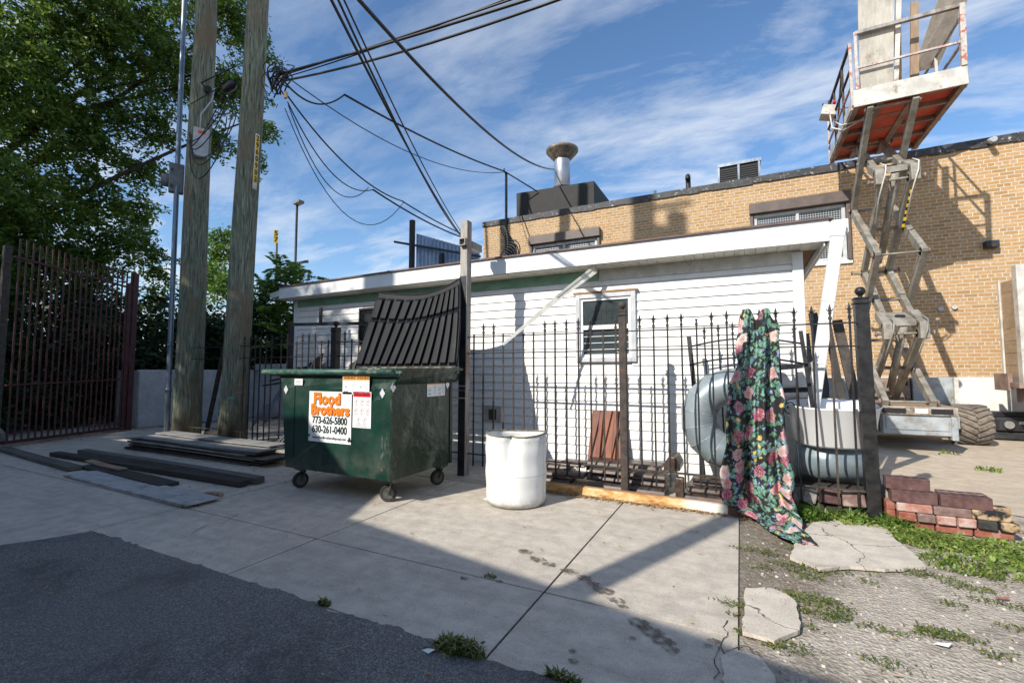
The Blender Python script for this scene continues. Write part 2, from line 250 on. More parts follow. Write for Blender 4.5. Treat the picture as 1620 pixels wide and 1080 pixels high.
def floral():
    n = N('floral_cloth'); uv = n.tc.outputs['UV']
    wob = n.n('VectorMath', n.n('TexNoise', uv, Scale=26., Detail=5.).outputs[1], (.5, .5, .5), operation='SUBTRACT').outputs[0]
    uw = n.n('VectorMath', uv, n.n('VectorMath', wob, operation='SCALE', Scale=.075).outputs[0], operation='ADD').outputs[0]
    def blobs(scale, rad, soft, off, thr, co=uw):
        v = n.n('TexVoronoi', n.map((1, 1, 1), co, off), Scale=scale, Randomness=.85, voronoi_dimensions='2D')
        rnd = n.n('SeparateColor', v.outputs[1])
        on = n.math('GREATER_THAN', rnd.outputs[0], thr)
        return n.math('MULTIPLY', n.band(v.outputs[0], rad+soft, rad-soft), on), v, rnd
    c = (.018, .018, .02)
    lv, v1, r1 = blobs(18, .43, .02, (3, 1, 0), .5)
    vein = n.band(n.noise(60, 3, .5, n.map((1, .3, 1), uw)), .42, .6)
    c = n.mix(lv, c, n.mix(vein, n.mix(r1.outputs[1], (.07, .13, .11), (.14, .22, .18)), (.2, .4, .3)))
    lv2, v2, r2 = blobs(25, .38, .02, (9, 4, 0), .55); c = n.mix(lv2, c, n.mix(r2.outputs[1], (.04, .17, .11), (.16, .3, .2)))
    bl, v3, r3 = blobs(30, .33, .03, (5, 7, 0), .84); c = n.mix(bl, c, n.mix(n.band(v3.outputs[0], .1, .04), (.16, .27, .5), (.8, .75, .4)))
    ye, v5, r5 = blobs(17, .3, .03, (1, 3, 0), .92); c = n.mix(ye, c, (.62, .4, .1))
    fl, v4, r4 = blobs(7.6, .43, .012, (2, 8, 0), .50)
    pet = n.n('TexVoronoi', uw, Scale=34., feature='DISTANCE_TO_EDGE', voronoi_dimensions='2D').outputs[0]
    base = n.ramp(r4.outputs[1], [(0, (.2, .03, .06)), (.3, (.36, .085, .14)), (.5, (.5, .22, .25)), (.75, (.58, .36, .34)), (1, (.66, .52, .48))])
    inner = n.mix(n.band(v4.outputs[0], .3, .08), base, n.mix(.5, base, (.35, .06, .1), 'MULTIPLY'))
    c = n.mix(fl, c, n.mix(n.band(pet, .07, .0), inner, n.mix(.7, base, (.8, .7, .66))))
    return n.fin(c, .8, 0., n.bump(n.noise(900, 2, .5, uv), .1, .002))
m['floral'] = floral()
# ------------------------------------------------------------------ mesh building
class MB:
    def __init__(s): s.v = []; s.f = []; s.mi = []; s.k = 0; s.uv = None; s.sm = []; s.smooth = False
    def add(s, vs, fs):
        o = len(s.v); s.v += [tuple(p) for p in vs]
        for f in fs: s.f.append([i+o for i in f]); s.mi.append(s.k); s.sm.append(s.smooth)
        return s
    def hexa(s, p):  # 8 points: bottom 4 ccw, top 4 ccw
        return s.add(p, [(3, 2, 1, 0), (4, 5, 6, 7), (0, 1, 5, 4), (1, 2, 6, 5), (2, 3, 7, 6), (3, 0, 4, 7)])
    def box(s, c, d, M=None):
        x, y, z = d[0]/2, d[1]/2, d[2]/2
        p = [V(q) for q in ((-x, -y, -z), (x, -y, -z), (x, y, -z), (-x, y, -z), (-x, -y, z), (x, -y, z), (x, y, z), (-x, y, z))]
        if M is not None: p = [M @ q for q in p]
        return s.hexa([q+V(c) for q in p])
    def bb(s, x0, x1, y0, y1, z0, z1): return s.box(((x0+x1)/2, (y0+y1)/2, (z0+z1)/2), (x1-x0, y1-y0, z1-z0))
    def bar(s, a, b, w, h=None, ref=(0, 0, 1), w2=None, h2=None):
        a, b = V(a), V(b); h = h or w; w2 = w2 or w; h2 = h2 or h; d = (b-a).normalized(); r = V(ref)
        if abs(d.dot(r)) > .98: r = V((0, 1, 0)) if abs(d.y) < .9 else V((1, 0, 0))
        u = d.cross(r).normalized(); t = u.cross(d)
        q = lambda P, i, j, W, H: P+u*(i*W/2)+t*(j*H/2)
        return s.hexa([q(a, -1, -1, w, h), q(a, 1, -1, w, h), q(a, 1, 1, w, h), q(a, -1, 1, w, h), q(b, -1, -1, w2, h2), q(b, 1, -1, w2, h2), q(b, 1, 1, w2, h2), q(b, -1, 1, w2, h2)])
    def tube(s, pts, r, n=8, caps=True, rs=None):
        pts = [V(p) for p in pts]; L = len(pts); rs = rs or [r]*L; vs = []; old = s.smooth
        d0 = (pts[1]-pts[0]).normalized(); u = d0.orthogonal().normalized()
        for i, p in enumerate(pts):
            d = ((pts[min(i+1, L-1)]-pts[max(i-1, 0)])).normalized(); u = (u-d*u.dot(d)).normalized(); w = d.cross(u)
            for k in range(n): a = 2*PI*k/n; vs.append(p+(u*math.cos(a)+w*math.sin(a))*rs[i])
        s.smooth = True
        s.add(vs, [(i*n+k, i*n+(k+1) % n, (i+1)*n+(k+1) % n, (i+1)*n+k) for i in range(L-1) for k in range(n)])
        s.smooth = old
        if caps: o = len(s.v)-len(vs); s.f += [[o+k for k in range(n)][::-1], [o+(L-1)*n+k for k in range(n)]]; s.mi += [s.k]*2; s.sm += [False]*2
        return s
    def lathe(s, prof, c, n=24, sx=1, sy=1, M=None, warp=None):
        vs = []; old = s.smooth
        for (r, z) in prof:
            for k in range(n):
                a = 2*PI*k/n; q = 1 if not warp else warp(a, z); p = V((r*q*math.cos(a)*sx, r*q*math.sin(a)*sy, z)); vs.append((M @ p if M is not None else p)+V(c))
        s.smooth = True; s.add(vs, [(i*n+k, i*n+(k+1) % n, (i+1)*n+(k+1) % n, (i+1)*n+k) for i in range(len(prof)-1) for k in range(n)]); s.smooth = old
        return s
    def disc(s, c, r, nrm=(0, 0, 1), n=20):
        nn = V(nrm).normalized(); u = nn.orthogonal().normalized(); w = nn.cross(u)
        return s.add([V(c)+(u*math.cos(2*PI*k/n)+w*math.sin(2*PI*k/n))*r for k in range(n)], [tuple(range(n))])
    def prism(s, poly, off):
        n = len(poly); off = V(off)
        return s.add([V(p) for p in poly]+[V(p)+off for p in poly], [tuple(range(n))[::-1], tuple(range(n, 2*n))]+[(i, (i+1) % n, n+(i+1) % n, n+i) for i in range(n)])
    def grid(s, P):  # P[i][j] points
        a, b = len(P), len(P[0]); old = s.smooth; s.smooth = True
        s.add([p for r_ in P for p in r_], [(i*b+j, i*b+j+1, (i+1)*b+j+1, (i+1)*b+j) for i in range(a-1) for j in range(b-1)]); s.smooth = old; return s
    def build(s, name, mat, parent=None, bevel=0, solid=0, subs=0):
        me = D.meshes.new(name); off = V((0, 0, 0)); q = parent
        while q is not None: off += q.location; q = q.parent
        me.from_pydata([(p[0]-off.x, p[1]-off.y, p[2]-off.z) for p in s.v], [], s.f)
        for mm in (mat if isinstance(mat, (list, tuple)) else [mat]): me.materials.append(m[mm] if isinstance(mm, str) else mm)
        me.polygons.foreach_set('material_index', s.mi); me.polygons.foreach_set('use_smooth', s.sm)
        if s.uv: 
            l = me.uv_layers.new(name='UVMap')
            for lp in me.loops: l.data[lp.index].uv = s.uv[lp.vertex_index]
        me.update(); o = D.objects.new(name, me); COL.objects.link(o)
        if parent is not None: o.parent = parent
        if solid: k = o.modifiers.new('s', 'SOLIDIFY'); k.thickness = solid; k.offset = 0
        if subs: k = o.modifiers.new('u', 'SUBSURF'); k.levels = subs; k.render_levels = subs
        if bevel: k = o.modifiers.new('b', 'BEVEL'); k.width = bevel; k.segments = 2; k.limit_method = 'ANGLE'; k.angle_limit = R(40)
        return o
def tag(o, label=None, cat=None, group=None, kind=None):
    for k, v in (('label', label), ('category', cat), ('group', group), ('kind', kind)):
        if v: o[k] = v
    return o
def thing(name, label, cat, loc=(0, 0, 0), group=None):
    o = D.objects.new(name, None); o.empty_display_size = .1; o.location = loc; COL.objects.link(o); return tag(o, label, cat, group)
def struct(name, mb, mat): return tag(mb.build(name, mat), kind='structure')
def copy_tree(o, parent=None):
    c = o.copy(); COL.objects.link(c); c.parent = parent
    for ch in list(o.children): copy_tree(ch, c)
    return c
def text(s_, size, P, u, v, mat, parent, name='lettering', off=0, sx=1, align='CENTER', ext=.0006, spacing=1, lift=.0012, fat=0):
    cu = D.curves.new(name, 'FONT'); cu.body = s_; cu.size = size; cu.align_x = align; cu.align_y = 'CENTER'; cu.offset = off; cu.extrude = ext; cu.space_character = spacing
    t = D.objects.new('t', cu); COL.objects.link(t); bpy.context.view_layer.update()
    me = D.meshes.new_from_object(t.evaluated_get(bpy.context.evaluated_depsgraph_get())); D.objects.remove(t); D.curves.remove(cu)
    u = V(u).normalized(); v = V(v).normalized(); w = u.cross(v); Mx = Matrix((u*sx, v, w)).transposed()
    o_ = V((0, 0, 0)); q = parent
    while q is not None: o_ += q.location; q = q.parent
    if fat:
        base_v = [tuple(q.co) for q in me.vertices]; base_f = [tuple(p.vertices) for p in me.polygons]; nv_ = len(base_v); vs_, fs_ = [], []
        for kx, (dx, dy) in enumerate(((0, 0), (fat, 0), (-fat, 0), (0, fat*.7), (0, -fat*.7))):
            vs_ += [(x+dx, y+dy, z+kx*.00006) for x, y, z in base_v]; fs_ += [tuple(i+kx*nv_ for i in f) for f in base_f]
        D.meshes.remove(me); me = D.meshes.new(name); me.from_pydata(vs_, [], fs_); me.update()
    for vt in me.vertices: vt.co = Mx @ vt.co+V(P)+w*lift-o_
    me.materials.clear(); me.materials.append(m[mat]); me.name = name
    o = D.objects.new(name, me); COL.objects.link(o)
    if parent is not None: o.parent = parent
    return o
def rect(P, u, v, w, h, t=.001):  # thin plate centred on P
    u = V(u).normalized(); v = V(v).normalized(); n = u.cross(v)
    return [V(P)+u*(i*w/2)+v*(j*h/2)+n*k*t for k in (0, 1) for i, j in ((-1, -1), (1, -1), (1, 1), (-1, 1))]
def noise2(x, y, s=1.): return math.sin(x*1.7*s+1.3*math.sin(y*2.3*s))*.5+math.sin(y*3.1*s+x*2.2*s+.7)*.3+math.sin(x*7.3*s-y*5.1*s)*.2
def ragged(pts, amp=.02, step=.06):
    out = []; n = len(pts)
    for i in range(n):
        a, b = V(pts[i]), V(pts[(i+1) % n]); L = (b-a).length; k = max(1, int(L/step)); nn = V((-(b-a).y, (b-a).x, 0)).normalized()
        for j in range(k): out.append(a.lerp(b, j/k)+(nn*random.uniform(-amp, amp) if j else V((0, 0, 0))))
    return out
# ------------------------------------------------------------------ ground
b = MB(); b.add([(-400, -60, -.010), (400, -60, -.010), (400, 500, -.010), (-400, 500, -.010)], [(0, 1, 2, 3)]); struct('ground', b, 'gravel')
b = MB(); b.add([(-30, -6, -.008), (-.04, -6, -.008), (-.04, 5.9, -.008), (-30, 5.9, -.008)], [(0, 1, 2, 3)]); struct('subsoil', b, 'joint')
b = MB(); xs = [-30, -8.6, -6.5, -4.78, -2.97, -1.07, -.04]; g_ = .007
def slab(x0, x1, y0, y1):
    c = [(x0+g_, y0+g_), (x1-g_, y0+g_), (x1-g_, y1-g_), (x0+g_, y1-g_)]; z = random.uniform(-.001, .002)
    b.add([(x, y, z) for x, y in c]+[(x, y, -.012) for x, y in c], [(0, 1, 2, 3), (4, 5, 1, 0), (5, 6, 2, 1), (6, 7, 3, 2), (7, 4, 0, 3)])
for i in range(len(xs)-1):
    if xs[i+1] > -8.7 or True:
        slab(xs[i], xs[i+1], 2.56, 4.62); slab(xs[i], xs[i+1], 1.86 if i > 2 else -1, 2.56)
slab(-30, -.04, 4.62, 5.9); slab(-4.78, -.04, -6, 1.86)
struct('pavement', b, 'conc')
b = MB(); edge = [(.12, 1.8, .004)]+[(x, 1.865+.010*math.sin(x*7)+.008*math.sin(x*23+1)+random.uniform(-.012, .012), .004) for x in np.arange(.0, -4.7, -.03)]+[(-4.73, 1.86, .004), (-4.85, 1.6, .004), (-5.2, 1.05, .004), (-6.2, -.5, .004), (-9, -5, .004)]
b.add(edge+[(1.2, -5, .004), (.65, .5, .004)], [tuple(range(len(edge)+2))[::-1]]); struct('alley', b, 'asphalt')
b = MB(); p = ragged([(1.3, 5.95, -.002), (3.2, 5.6, -.002), (12, 5.5, -.002), (12, 13.5, -.002), (.7, 13.5, -.002), (.7, 5.95, -.002)], .04, .12); b.add(p, [tuple(range(len(p)))]); struct('yard', b, 'conc_old')
b = MB(); b.add([(-.03, 4.7, .003), (.66, 4.78, .003), (.66, 5.8, .003), (-.03, 5.8, .003)], [(0, 1, 2, 3)]); struct('strip_behind_fence', b, 'conc')
for nm, pts in (('broken_slab', [(1250, 885), (1262, 850), (1285, 830), (1330, 822), (1390, 825), (1405, 842), (1420, 860), (1445, 878), (1465, 900), (1400, 905), (1345, 900), (1300, 905)]), ('broken_slab', [(1180, 935), (1220, 935), (1245, 945), (1258, 955), (1264, 978), (1265, 1003), (1225, 1020), (1175, 1005)]), ('broken_slab', [(1140, 1040), (1165, 1030), (1200, 1040), (1225, 1070), (1228, 1110), (1150, 1110)])):
    b = MB(); p = ragged([G(*q) for q in pts], .008, .04); b.prism([(q.x, q.y, .001) for q in p], (0, 0, .02 if pts[0][0] > 1150 else .008)); struct(nm, b, 'conc_chunk')
# oil stains and patches on the pavement
b = MB()
for (px, py, r_) in [(830, 873, .09), (850, 885, .10), (868, 893, .08), (900, 905, .1), (925, 915, .09), (955, 935, .1), (975, 950, .08), (940, 925, .08), (1010, 985, .09), (1030, 1000, .1), (1050, 1015, .09), (1062, 1028, .06), (905, 1030, .035), (907, 1047, .04), (1000, 1010, .03), (1130, 1015, .05), (985, 960, .05), (1120, 1022, .03), (735, 915, .05), (790, 920, .04)]:
    c = G(px, py); n = 18; b.add([(c.x+r_*.62*(1+.35*noise2(k, px))*math.cos(k*2*PI/n), c.y+r_*.42*(1+.35*noise2(k*1.7, py))*math.sin(k*2*PI/n), .0062) for k in range(n)], [tuple(range(n))])
struct('stains', b, 'stain')
b = MB()
for pts_ in ([(1148, 1040), (1140, 1022), (1150, 1005), (1146, 990), (1156, 975)], [(1150, 1030), (1175, 1020), (1190, 1026), (1210, 1045)], [(1140, 1022), (1128, 1040), (1135, 1062), (1130, 1080)], [(1190, 1026), (1196, 1050), (1188, 1070)], [(300, 845), (330, 828), (352, 826), (390, 806)]):
    w3 = [G(*q, .0035) for q in pts_]; fine_ = []
    for i in range(len(w3)-1):
        for t_ in (0, .33, .66): fine_.append(w3[i].lerp(w3[i+1], t_)+V((random.uniform(-.01, .01), random.uniform(-.01, .01), 0)))
    for i in range(len(fine_)-1): d_ = (fine_[i+1]-fine_[i]).normalized(); p_ = V((-d_.y, d_.x, 0))*random.uniform(.0012, .003); b.add([fine_[i]-p_, fine_[i+1]-p_, fine_[i+1]+p_, fine_[i]+p_], [(0, 1, 2, 3)])
struct('pavement_cracks', b, 'joint')
# ------------------------------------------------------------------ garage
GX0, GX1, WZ = -7.41, .63, 2.58
gar = thing('garage', 'low white vinyl sided garage with flat roof behind the iron fence', 'garage', (-3.4, YW, 0))
WIN = [(-1.86, -1.20, 1.47, 2.24), (-5.72, -5.3, 1.75, 2.32)]
b = MB(); H = .1143; z = .11
while z < WZ-.12:
    iv = [(GX0, GX1)]
    for (a, c, e, f) in WIN:
        if z+H > e-.03 and z < f+.03: iv = [q for (l, r_) in iv for q in ((l, min(r_, a-.0)), (max(l, c+.0), r_)) if q[1] > q[0]]
    for l, r_ in iv:
        for k in range(max(1, int((r_-l)/3.6)+0)):
            n_ = max(1, int((r_-l)/3.6)); x0 = l+(r_-l)*k/n_; x1 = l+(r_-l)*(k+1)/n_-(.002 if k < n_-1 else 0)
            j = random.uniform(-.0012, .0012)
            b.k = 0; b.add([(x0, YW-.016+j, z), (x1, YW-.016+j, z), (x1, YW, z+H), (x0, YW, z+H)], [(0, 1, 2, 3)])
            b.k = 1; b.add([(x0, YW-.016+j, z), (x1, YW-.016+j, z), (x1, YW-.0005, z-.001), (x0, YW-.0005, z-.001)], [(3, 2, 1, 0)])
    z += H
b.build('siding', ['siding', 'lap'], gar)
b = MB()  # back walls of the shell, with openings left behind the windows
for (x0, x1, z0, z1) in ((GX0, -5.72, .0, WZ+.1), (-5.3, -1.86, 0, WZ+.1), (-1.2, GX1, 0, WZ+.1), (-5.72, -5.3, 0, 1.75), (-5.72, -5.3, 2.32, WZ+.1), (-1.86, -1.2, 0, 1.47), (-1.86, -1.2, 2.24, WZ+.1)): b.bb(x0+.002, x1-.002, YW+.003, YW+.1, z0, z1)
b.bb(GX1-.1, GX1-.002, YW+.1, 9.0, 0, WZ+.1); b.bb(GX0+.002, GX0+.1, YW+.1, 9.0, 0, WZ+.1); b.bb(GX0+.1, GX1-.1, 8.9, 9.0, 0, WZ+.1)
b.build('wall', 'siding', gar)
b = MB(); b.bb(GX1-.09, GX1+.012, YW-.028, YW+.06, .09, WZ); b.build('corner_trim', 'trimwhite', gar, .004); b = MB(); b.bb(GX0-.012, GX0+.09, YW-.028, YW+.06, .09, WZ); b.build('corner_trim', 'trimwhite', gar, .004)
b = MB(); b.bb(GX0+.09, -1.62, YW-.03, YW-.002, 2.47, WZ+.02); b.build('green_board', 'green', gar)
b = MB(); b.bb(-1.6, GX1-.09, YW-.026, YW-.002, 2.46, WZ+.02); b.build('frieze_board', 'soffit', gar)
b = MB(); x = GX0-.2
while x < .8:
    b.hexa([V(q) for q in ((x, YE+.012, 2.612), (x+.1, YE+.012, 2.612), (x+.1, YW+.02, 2.60), (x, YW+.02, 2.60), (x, YE+.012, 2.619), (x+.1, YE+.012, 2.619), (x+.1, YW+.02, 2.607), (x, YW+.02, 2.607))])
    x += .104
b.build('soffit', 'soffit', gar)
b = MB(); fp = [(-7.45, 2.80, 2.60), (-6.2, 2.815, 2.612), (-5, 2.83, 2.618), (-3.1, 2.84, 2.622), (-1.8, 2.83, 2.618), (0, 2.825, 2.61), (.84, 2.82, 2.60)]
b.grid([[(x, YE, lo) for x, hi, lo in fp], [(x, YE, hi) for x, hi, lo in fp]]); b.sm = [False]*len(b.sm)
b.build('fascia', 'trimwhite', gar, solid=.018)
b = MB()
for k in range(len(fp)-1): b.bar((fp[k][0], YE-.012, fp[k][1]+.008), (fp[k+1][0], YE-.012, fp[k+1][1]+.008), .05, .02)
b.bar((.86, YE-.01, 2.83), (.86, 9.1, 2.83), .04, .02); b.build('drip_edge', 'drip', gar)
b = MB(); b.bb(-7.47, .84, YE+.03, 9.1, 2.8, 2.825); b.build('roof', 'roof', gar)
b = MB(); b.bb(GX1+.02, .82, YE+.04, 9.05, 2.69, 2.715); b.build('soffit_board', 'wood_brown', gar)
b = MB(); b.bar((.85, YE, 2.70), (.85, 9.1, 2.64), .015, .2); b.build('rake_board', 'trimwhite', gar); b = MB(); b.bar((.80, YE+.02, 2.60), (.80, 8.9, 2.56), .012, .08); b.build('rake_trim', 'trimwhite', gar); b = MB(); b.bar((-7.46, YE, 2.71), (-7.46, 9.1, 2.71), .015, .2); b.build('rake_board', 'trimwhite', gar); b = MB(); b.bar((-7.9, YE+.14, 2.70), (-7.46, YE+.02, 2.71), .02, .1); b.build('fascia_return', 'trimwhite', gar)
b = MB(); b.bb(.86, 1.0, YE-.03, YE+.1, 2.66, 2.80); b.build('gutter_end', 'trimwhite', gar, .01)
# window of the garage
(a, c, e, f) = WIN[0]; w = MB(); fr = .055; y0 = YW-.05
for q in ((a-.06, a, e-.06, f+.06), (c, c+.06, e-.06, f+.06), (a, c, f, f+.06), (a, c, e-.06, e)): w.bb(q[0], q[1], y0, YW+.05, q[2], q[3])
wd = w.build('window', 'frame', gar, .004)
w = MB(); w.bb(a-.09, c+.09, YW-.058, YW-.02, f+.06, f+.085); w.build('head_trim', 'wood_brown', wd)
w = MB(); zm = (e+f)/2+.0
for (x0, x1, z0, z1) in ((a, a+.035, e, f), (c-.035, c, e, f), (a+.035, c-.035, f-.035, f), (a+.035, c-.035, e, e+.04), (a+.035, c-.035, zm-.025, zm+.03)): w.bb(x0, x1, YW-.03, YW+.02, z0, z1)
w.build('sash', 'trimwhite', wd)
w = MB(); w.bb(a+.03, c-.03, YW+.0, YW+.006, e+.03, zm); w.bb(a+.03, c-.03, YW-.012, YW-.006, zm, f-.03); w.build('pane', 'glass', wd)
w = MB(); xx = a+.2
while xx < c-.05: w.bar((xx, YW-.016, zm+.04), (xx, YW-.016, f-.08), .005); xx += .07
for zz in (zm+.12, zm+.22): w.bar((a+.16, YW-.016, zz), (c-.06, YW-.016, zz), .004)
w.build('window_bars', 'rustiron', wd)
w = MB()
for k in range(3): w.bar((a+.04, YW-.004, e+.1+k*.085), (c-.04, YW-.004, e+.1+k*.085+.004), .012, .008)
w.tube([(c-.14+.07*math.cos(t), YW-.004, e+.13+.08*math.sin(t)) for t in np.linspace(.4, 5.6, 16)], .004, 5); w.build('blind', 'trimwhite', wd)
(a, c, e, f) = WIN[1]; w = MB()
for q in ((a-.03, a, e-.03, f+.03), (c, c+.03, e-.03, f+.03), (a, c, f, f+.03), (a, c, e-.03, e)): w.bb(q[0], q[1], YW-.07, YW+.04, q[2], q[3])
wd = w.build('window', 'blacksteel', gar); w = MB()
for k in range(-10, 14):
    for s_ in (-1, 1):
        p0 = (a+k*.045, e); L = f-e; x0, z0, x1, z1 = a+k*.045, e, a+k*.045+L*.5, f
        if s_ < 0: x0, x1 = x1, x0
        pts = []
        for t in np.linspace(0, 1, 24):
            X_ = x0+(x1-x0)*t
            if a <= X_ <= c: pts.append((X_, YW-.05, z0+(z1-z0)*t))
        if len(pts) > 1: w.bar(pts[0], pts[-1], .005)
w.build('mesh_guard', 'blacksteel', wd); w = MB(); w.bb(a, c, YW+.01, YW+.02, e, f); w.build('pane', 'glass', wd)
b = MB(); b.bb(-3.34, -3.05, YW-.024, YW-.002, .57, .8); b.build('patch_panel', 'patchwall', gar); b = MB(); b.bb(-3.24, -3.12, YW-.03, YW-.025, .6, .75); b.build('vent_cover', 'rustiron', gar)
# hanging strip torn from the frieze
b = MB(); p0, p1 = V((-1.6, 5.56, 2.58)), V((-2.46, 4.68, 1.6)); mid = p0.lerp(p1, .45)+V((.0, .02, .03))
b.bar(p0, mid, .10, .006, (0, 1, .3), .07); b.bar(mid, p1, .07, .006, (0, 1, .3), .03); b.bar(p0+V((.0, 0, .04)), mid+V((0, 0, .03)), .02, .03); tag(b.build('trim_strip', 'soffit'), 'loose pale trim strip torn from the eave, hanging diagonally in front of siding', 'trim strip')
# leaning downspout
b = MB(); q0, q1 = V((.90, 5.42, 2.62)), V((.62, 5.5, .75)); b.bar(q0, q1, .11, .085, (0, 1, 0)); b.bar(q0+V((.02, 0, .12)), q0, .12, .09, (0, 1, 0))
for t in (.33, .66): b.bar(q0.lerp(q1, t), q0.lerp(q1, t+.012), .12, .095, (0, 1, 0))
tag(b.build('downspout', 'trimwhite', None, .012), 'white downspout slanting from the garage corner down behind the white tub', 'downspout')
# ------------------------------------------------------------------ brick building
bb_ = thing('brick_building', 'long yellow brick building with black tarred parapet behind the garage', 'building', (0, YB, 0))
BW = [(.34, 2.26, 3.76, 5.08), (-5.5, -3.42, 3.9, 5.06)]
BZ = 5.9; BX0, BX1 = -7.16, 11
b = MB(); xs_ = [BX0, -5.5, -3.42, .34, 2.26, BX1]
for i in range(5):
    w_ = [q for q in BW if abs(q[0]-xs_[i]) < .01]
    for (z0, z1) in (((1.17, w_[0][2]), (w_[0][3], BZ)) if w_ else ((1.17, BZ),)): b.bb(xs_[i], xs_[i+1], YB, YB+.3, z0, z1)
b.bb(BX0, BX0+.3, YB+.3, 22, 1.17, BZ); b.build('wall', 'brick', bb_)
b = MB(); b.bb(BX0, BX1, YB-.015, YB+.3, 0, 1.17); b.build('foundation', 'found', bb_)
b = MB(); n = 60
for k in range(n):
    x0, x1 = BX0-.03+(BX1-BX0+.06)*k/n, BX0-.03+(BX1-BX0+.06)*(k+1)/n; d = random.uniform(0, .03); hz = BZ+.09+random.uniform(-.004, .004)
    b.bb(x0, x1, YB-.04, YB+.36, BZ-.06-d, hz)
b.build('parapet_coping', 'tar', bb_)
b = MB(); b.bb(BX0, BX1, YB+.36, 22, 5.4, 5.5); b.build('roof', 'roof', bb_)
for i, (x0, x1, z0, z1) in enumerate(BW):
    w = MB(); w.bb(x0-.03, x1+.05, YB-.16, YB-.005, z1-.03, z1+.22); w.bb(x0-.02, x0+.05, YB-.09, YB-.005, z0, z1-.03); w.bb(x1-.04, x1+.03, YB-.09, YB-.005, z0, z1-.03)
    w.build('shutter_box', 'shutter', bb_, .01)
    w = MB()
    for q in ((x0+.06, x0+.13, z0, z1-.05), (x1-.12, x1-.05, z0, z1-.05), (x0+.13, x1-.12, z1-.12, z1-.05), (x0+.13, x1-.12, z0, z0+.07), ((x0+x1)/2-.03, (x0+x1)/2+.03, z0+.07, z1-.12)): w.bb(q[0], q[1], YB-.02, YB+.1, q[2], q[3])
    wn = w.build('window', 'frame', bb_)
    w = MB(); w.bb(x0+.1, x1-.1, YB+.06, YB+.07, z0+.03, z1-.1); w.build('pane', 'glass', wn)
    w = MB(); s_ = .05; nx = int((x1-x0-.2)/s_)
    for k in range(nx): w.bar((x0+.12+k*s_, YB+.02, z0+.06), (x0+.12+k*s_, YB+.02, z1-.1), .009)
    for k in range(int((z1-z0-.16)/s_)): w.bar((x0+.12, YB+.012, z0+.08+k*s_), (x1-.12, YB+.012, z0+.08+k*s_), .009)
    w.build('mesh_guard', 'mesh', wn)
b = MB(); b.bb(.3, 2.3, YB-.05, YB+.0-.003, 3.68, 3.76); b.build('sill', 'found', bb_)
c = AY(1565, 389, YB); b = MB(); b.bb(c.x-.1, c.x+.1, YB-.16, YB-.003, c.z-.06, c.z+.08); tag(b.build('wall_lamp', 'blacksteel', None, .015), 'small black security lamp fixed to the yellow brick wall', 'wall lamp')
c = AY(1562, 226, YB); o = thing('security_camera', 'small bullet camera under the parapet above the scissor lift', 'camera', (c.x, YB, c.z)); b = MB(); b.tube([c+V((0, -.28, -.05)), c+V((0, -.08, 0))], .05, 12); b.build('camera_body', 'boxlight', o); b = MB(); b.tube([c+V((0, -.1, 0)), c+V((.08, -.01, .08))], .015, 6); b.build('bracket', 'iron', o)
for px, py in ((1487, 489), (1509, 486)): c = AY(px, py, YB); b = MB(); b.lathe([(0, 0), (.05, 0), (.045, .04), (0, .045)], (0, 0, 0), 12); 
for i, (px, py) in enumerate(((1487, 489), (1509, 486))):
    c = AY(px, py, YB); b = MB(); b.tube([(c.x, YB-.05, c.z), (c.x, YB-.002, c.z)], .045, 12); tag(b.build('wall_plug', 'boxlight'), ['round metal cap on the brick wall, left of the pair beside lift shadow', 'round metal cap on the brick wall, right of the pair beside lift shadow'][i], 'wall cap', 'round caps on the brick wall')
# rooftop
o = thing('roof_exhaust', 'black box curb with shiny exhaust stack and rusty cone cap on roof', 'exhaust', (-5.05, 13.6, 5.9))
b = MB(); b.hexa([V(q) for q in ((-6.34, 13, 5.9), (-3.75, 13, 5.9), (-3.75, 15, 5.9), (-6.34, 15, 5.9), (-6.34, 13, 7.05), (-3.75, 13, 6.97), (-3.75, 15, 6.97), (-6.34, 15, 7.05))]); b.build('curb_box', 'hoodblack', o, .01)
sx, sy = -5.05, 13.8; b = MB(); b.lathe([(.40, 6.98), (.40, 7.08), (.31, 7.14), (.31, 7.3), (.26, 7.32), (.26, 8.28)], (sx, sy, 0), 28); b.build('stack', 'chrome', o)
b = MB(); b.lathe([(.42, 6.99), (.43, 7.12), (.33, 7.16), (.33, 7.26), (.27, 7.3)], (sx, sy, 0), 28); b.build('flashing', 'blacksteel', o)
b = MB(); b.lathe([(.27, 8.2), (.5, 8.46), (.53, 8.5), (.53, 8.56), (.5, 8.57), (.2, 8.62), (0, 8.63)], (sx, sy, 0), 32); b.build('cap', 'cap', o)
o = thing('rooftop_unit', 'grey topped rooftop condenser unit with dark louvred panels', 'condenser', (.13, 13.5, 5.9)); b = MB(); b.bb(-.36, .62, 13.5, 14.4, 5.9, 6.87); b.build('cabinet', 'darkint', o)
b = MB(); b.bb(-.40, .66, 13.45, 14.45, 6.87, 6.95)
for x in (-.37, .12, .61): b.bb(x-.025, x+.025, 13.46, 13.495, 5.9, 6.87)
b.build('casing', 'galv', o); b = MB()
for k in range(14): b.bar((-.33, 13.48, 6.0+k*.06), (.59, 13.48, 6.0+k*.06), .01)
b.build('louvre', 'blacksteel', o)
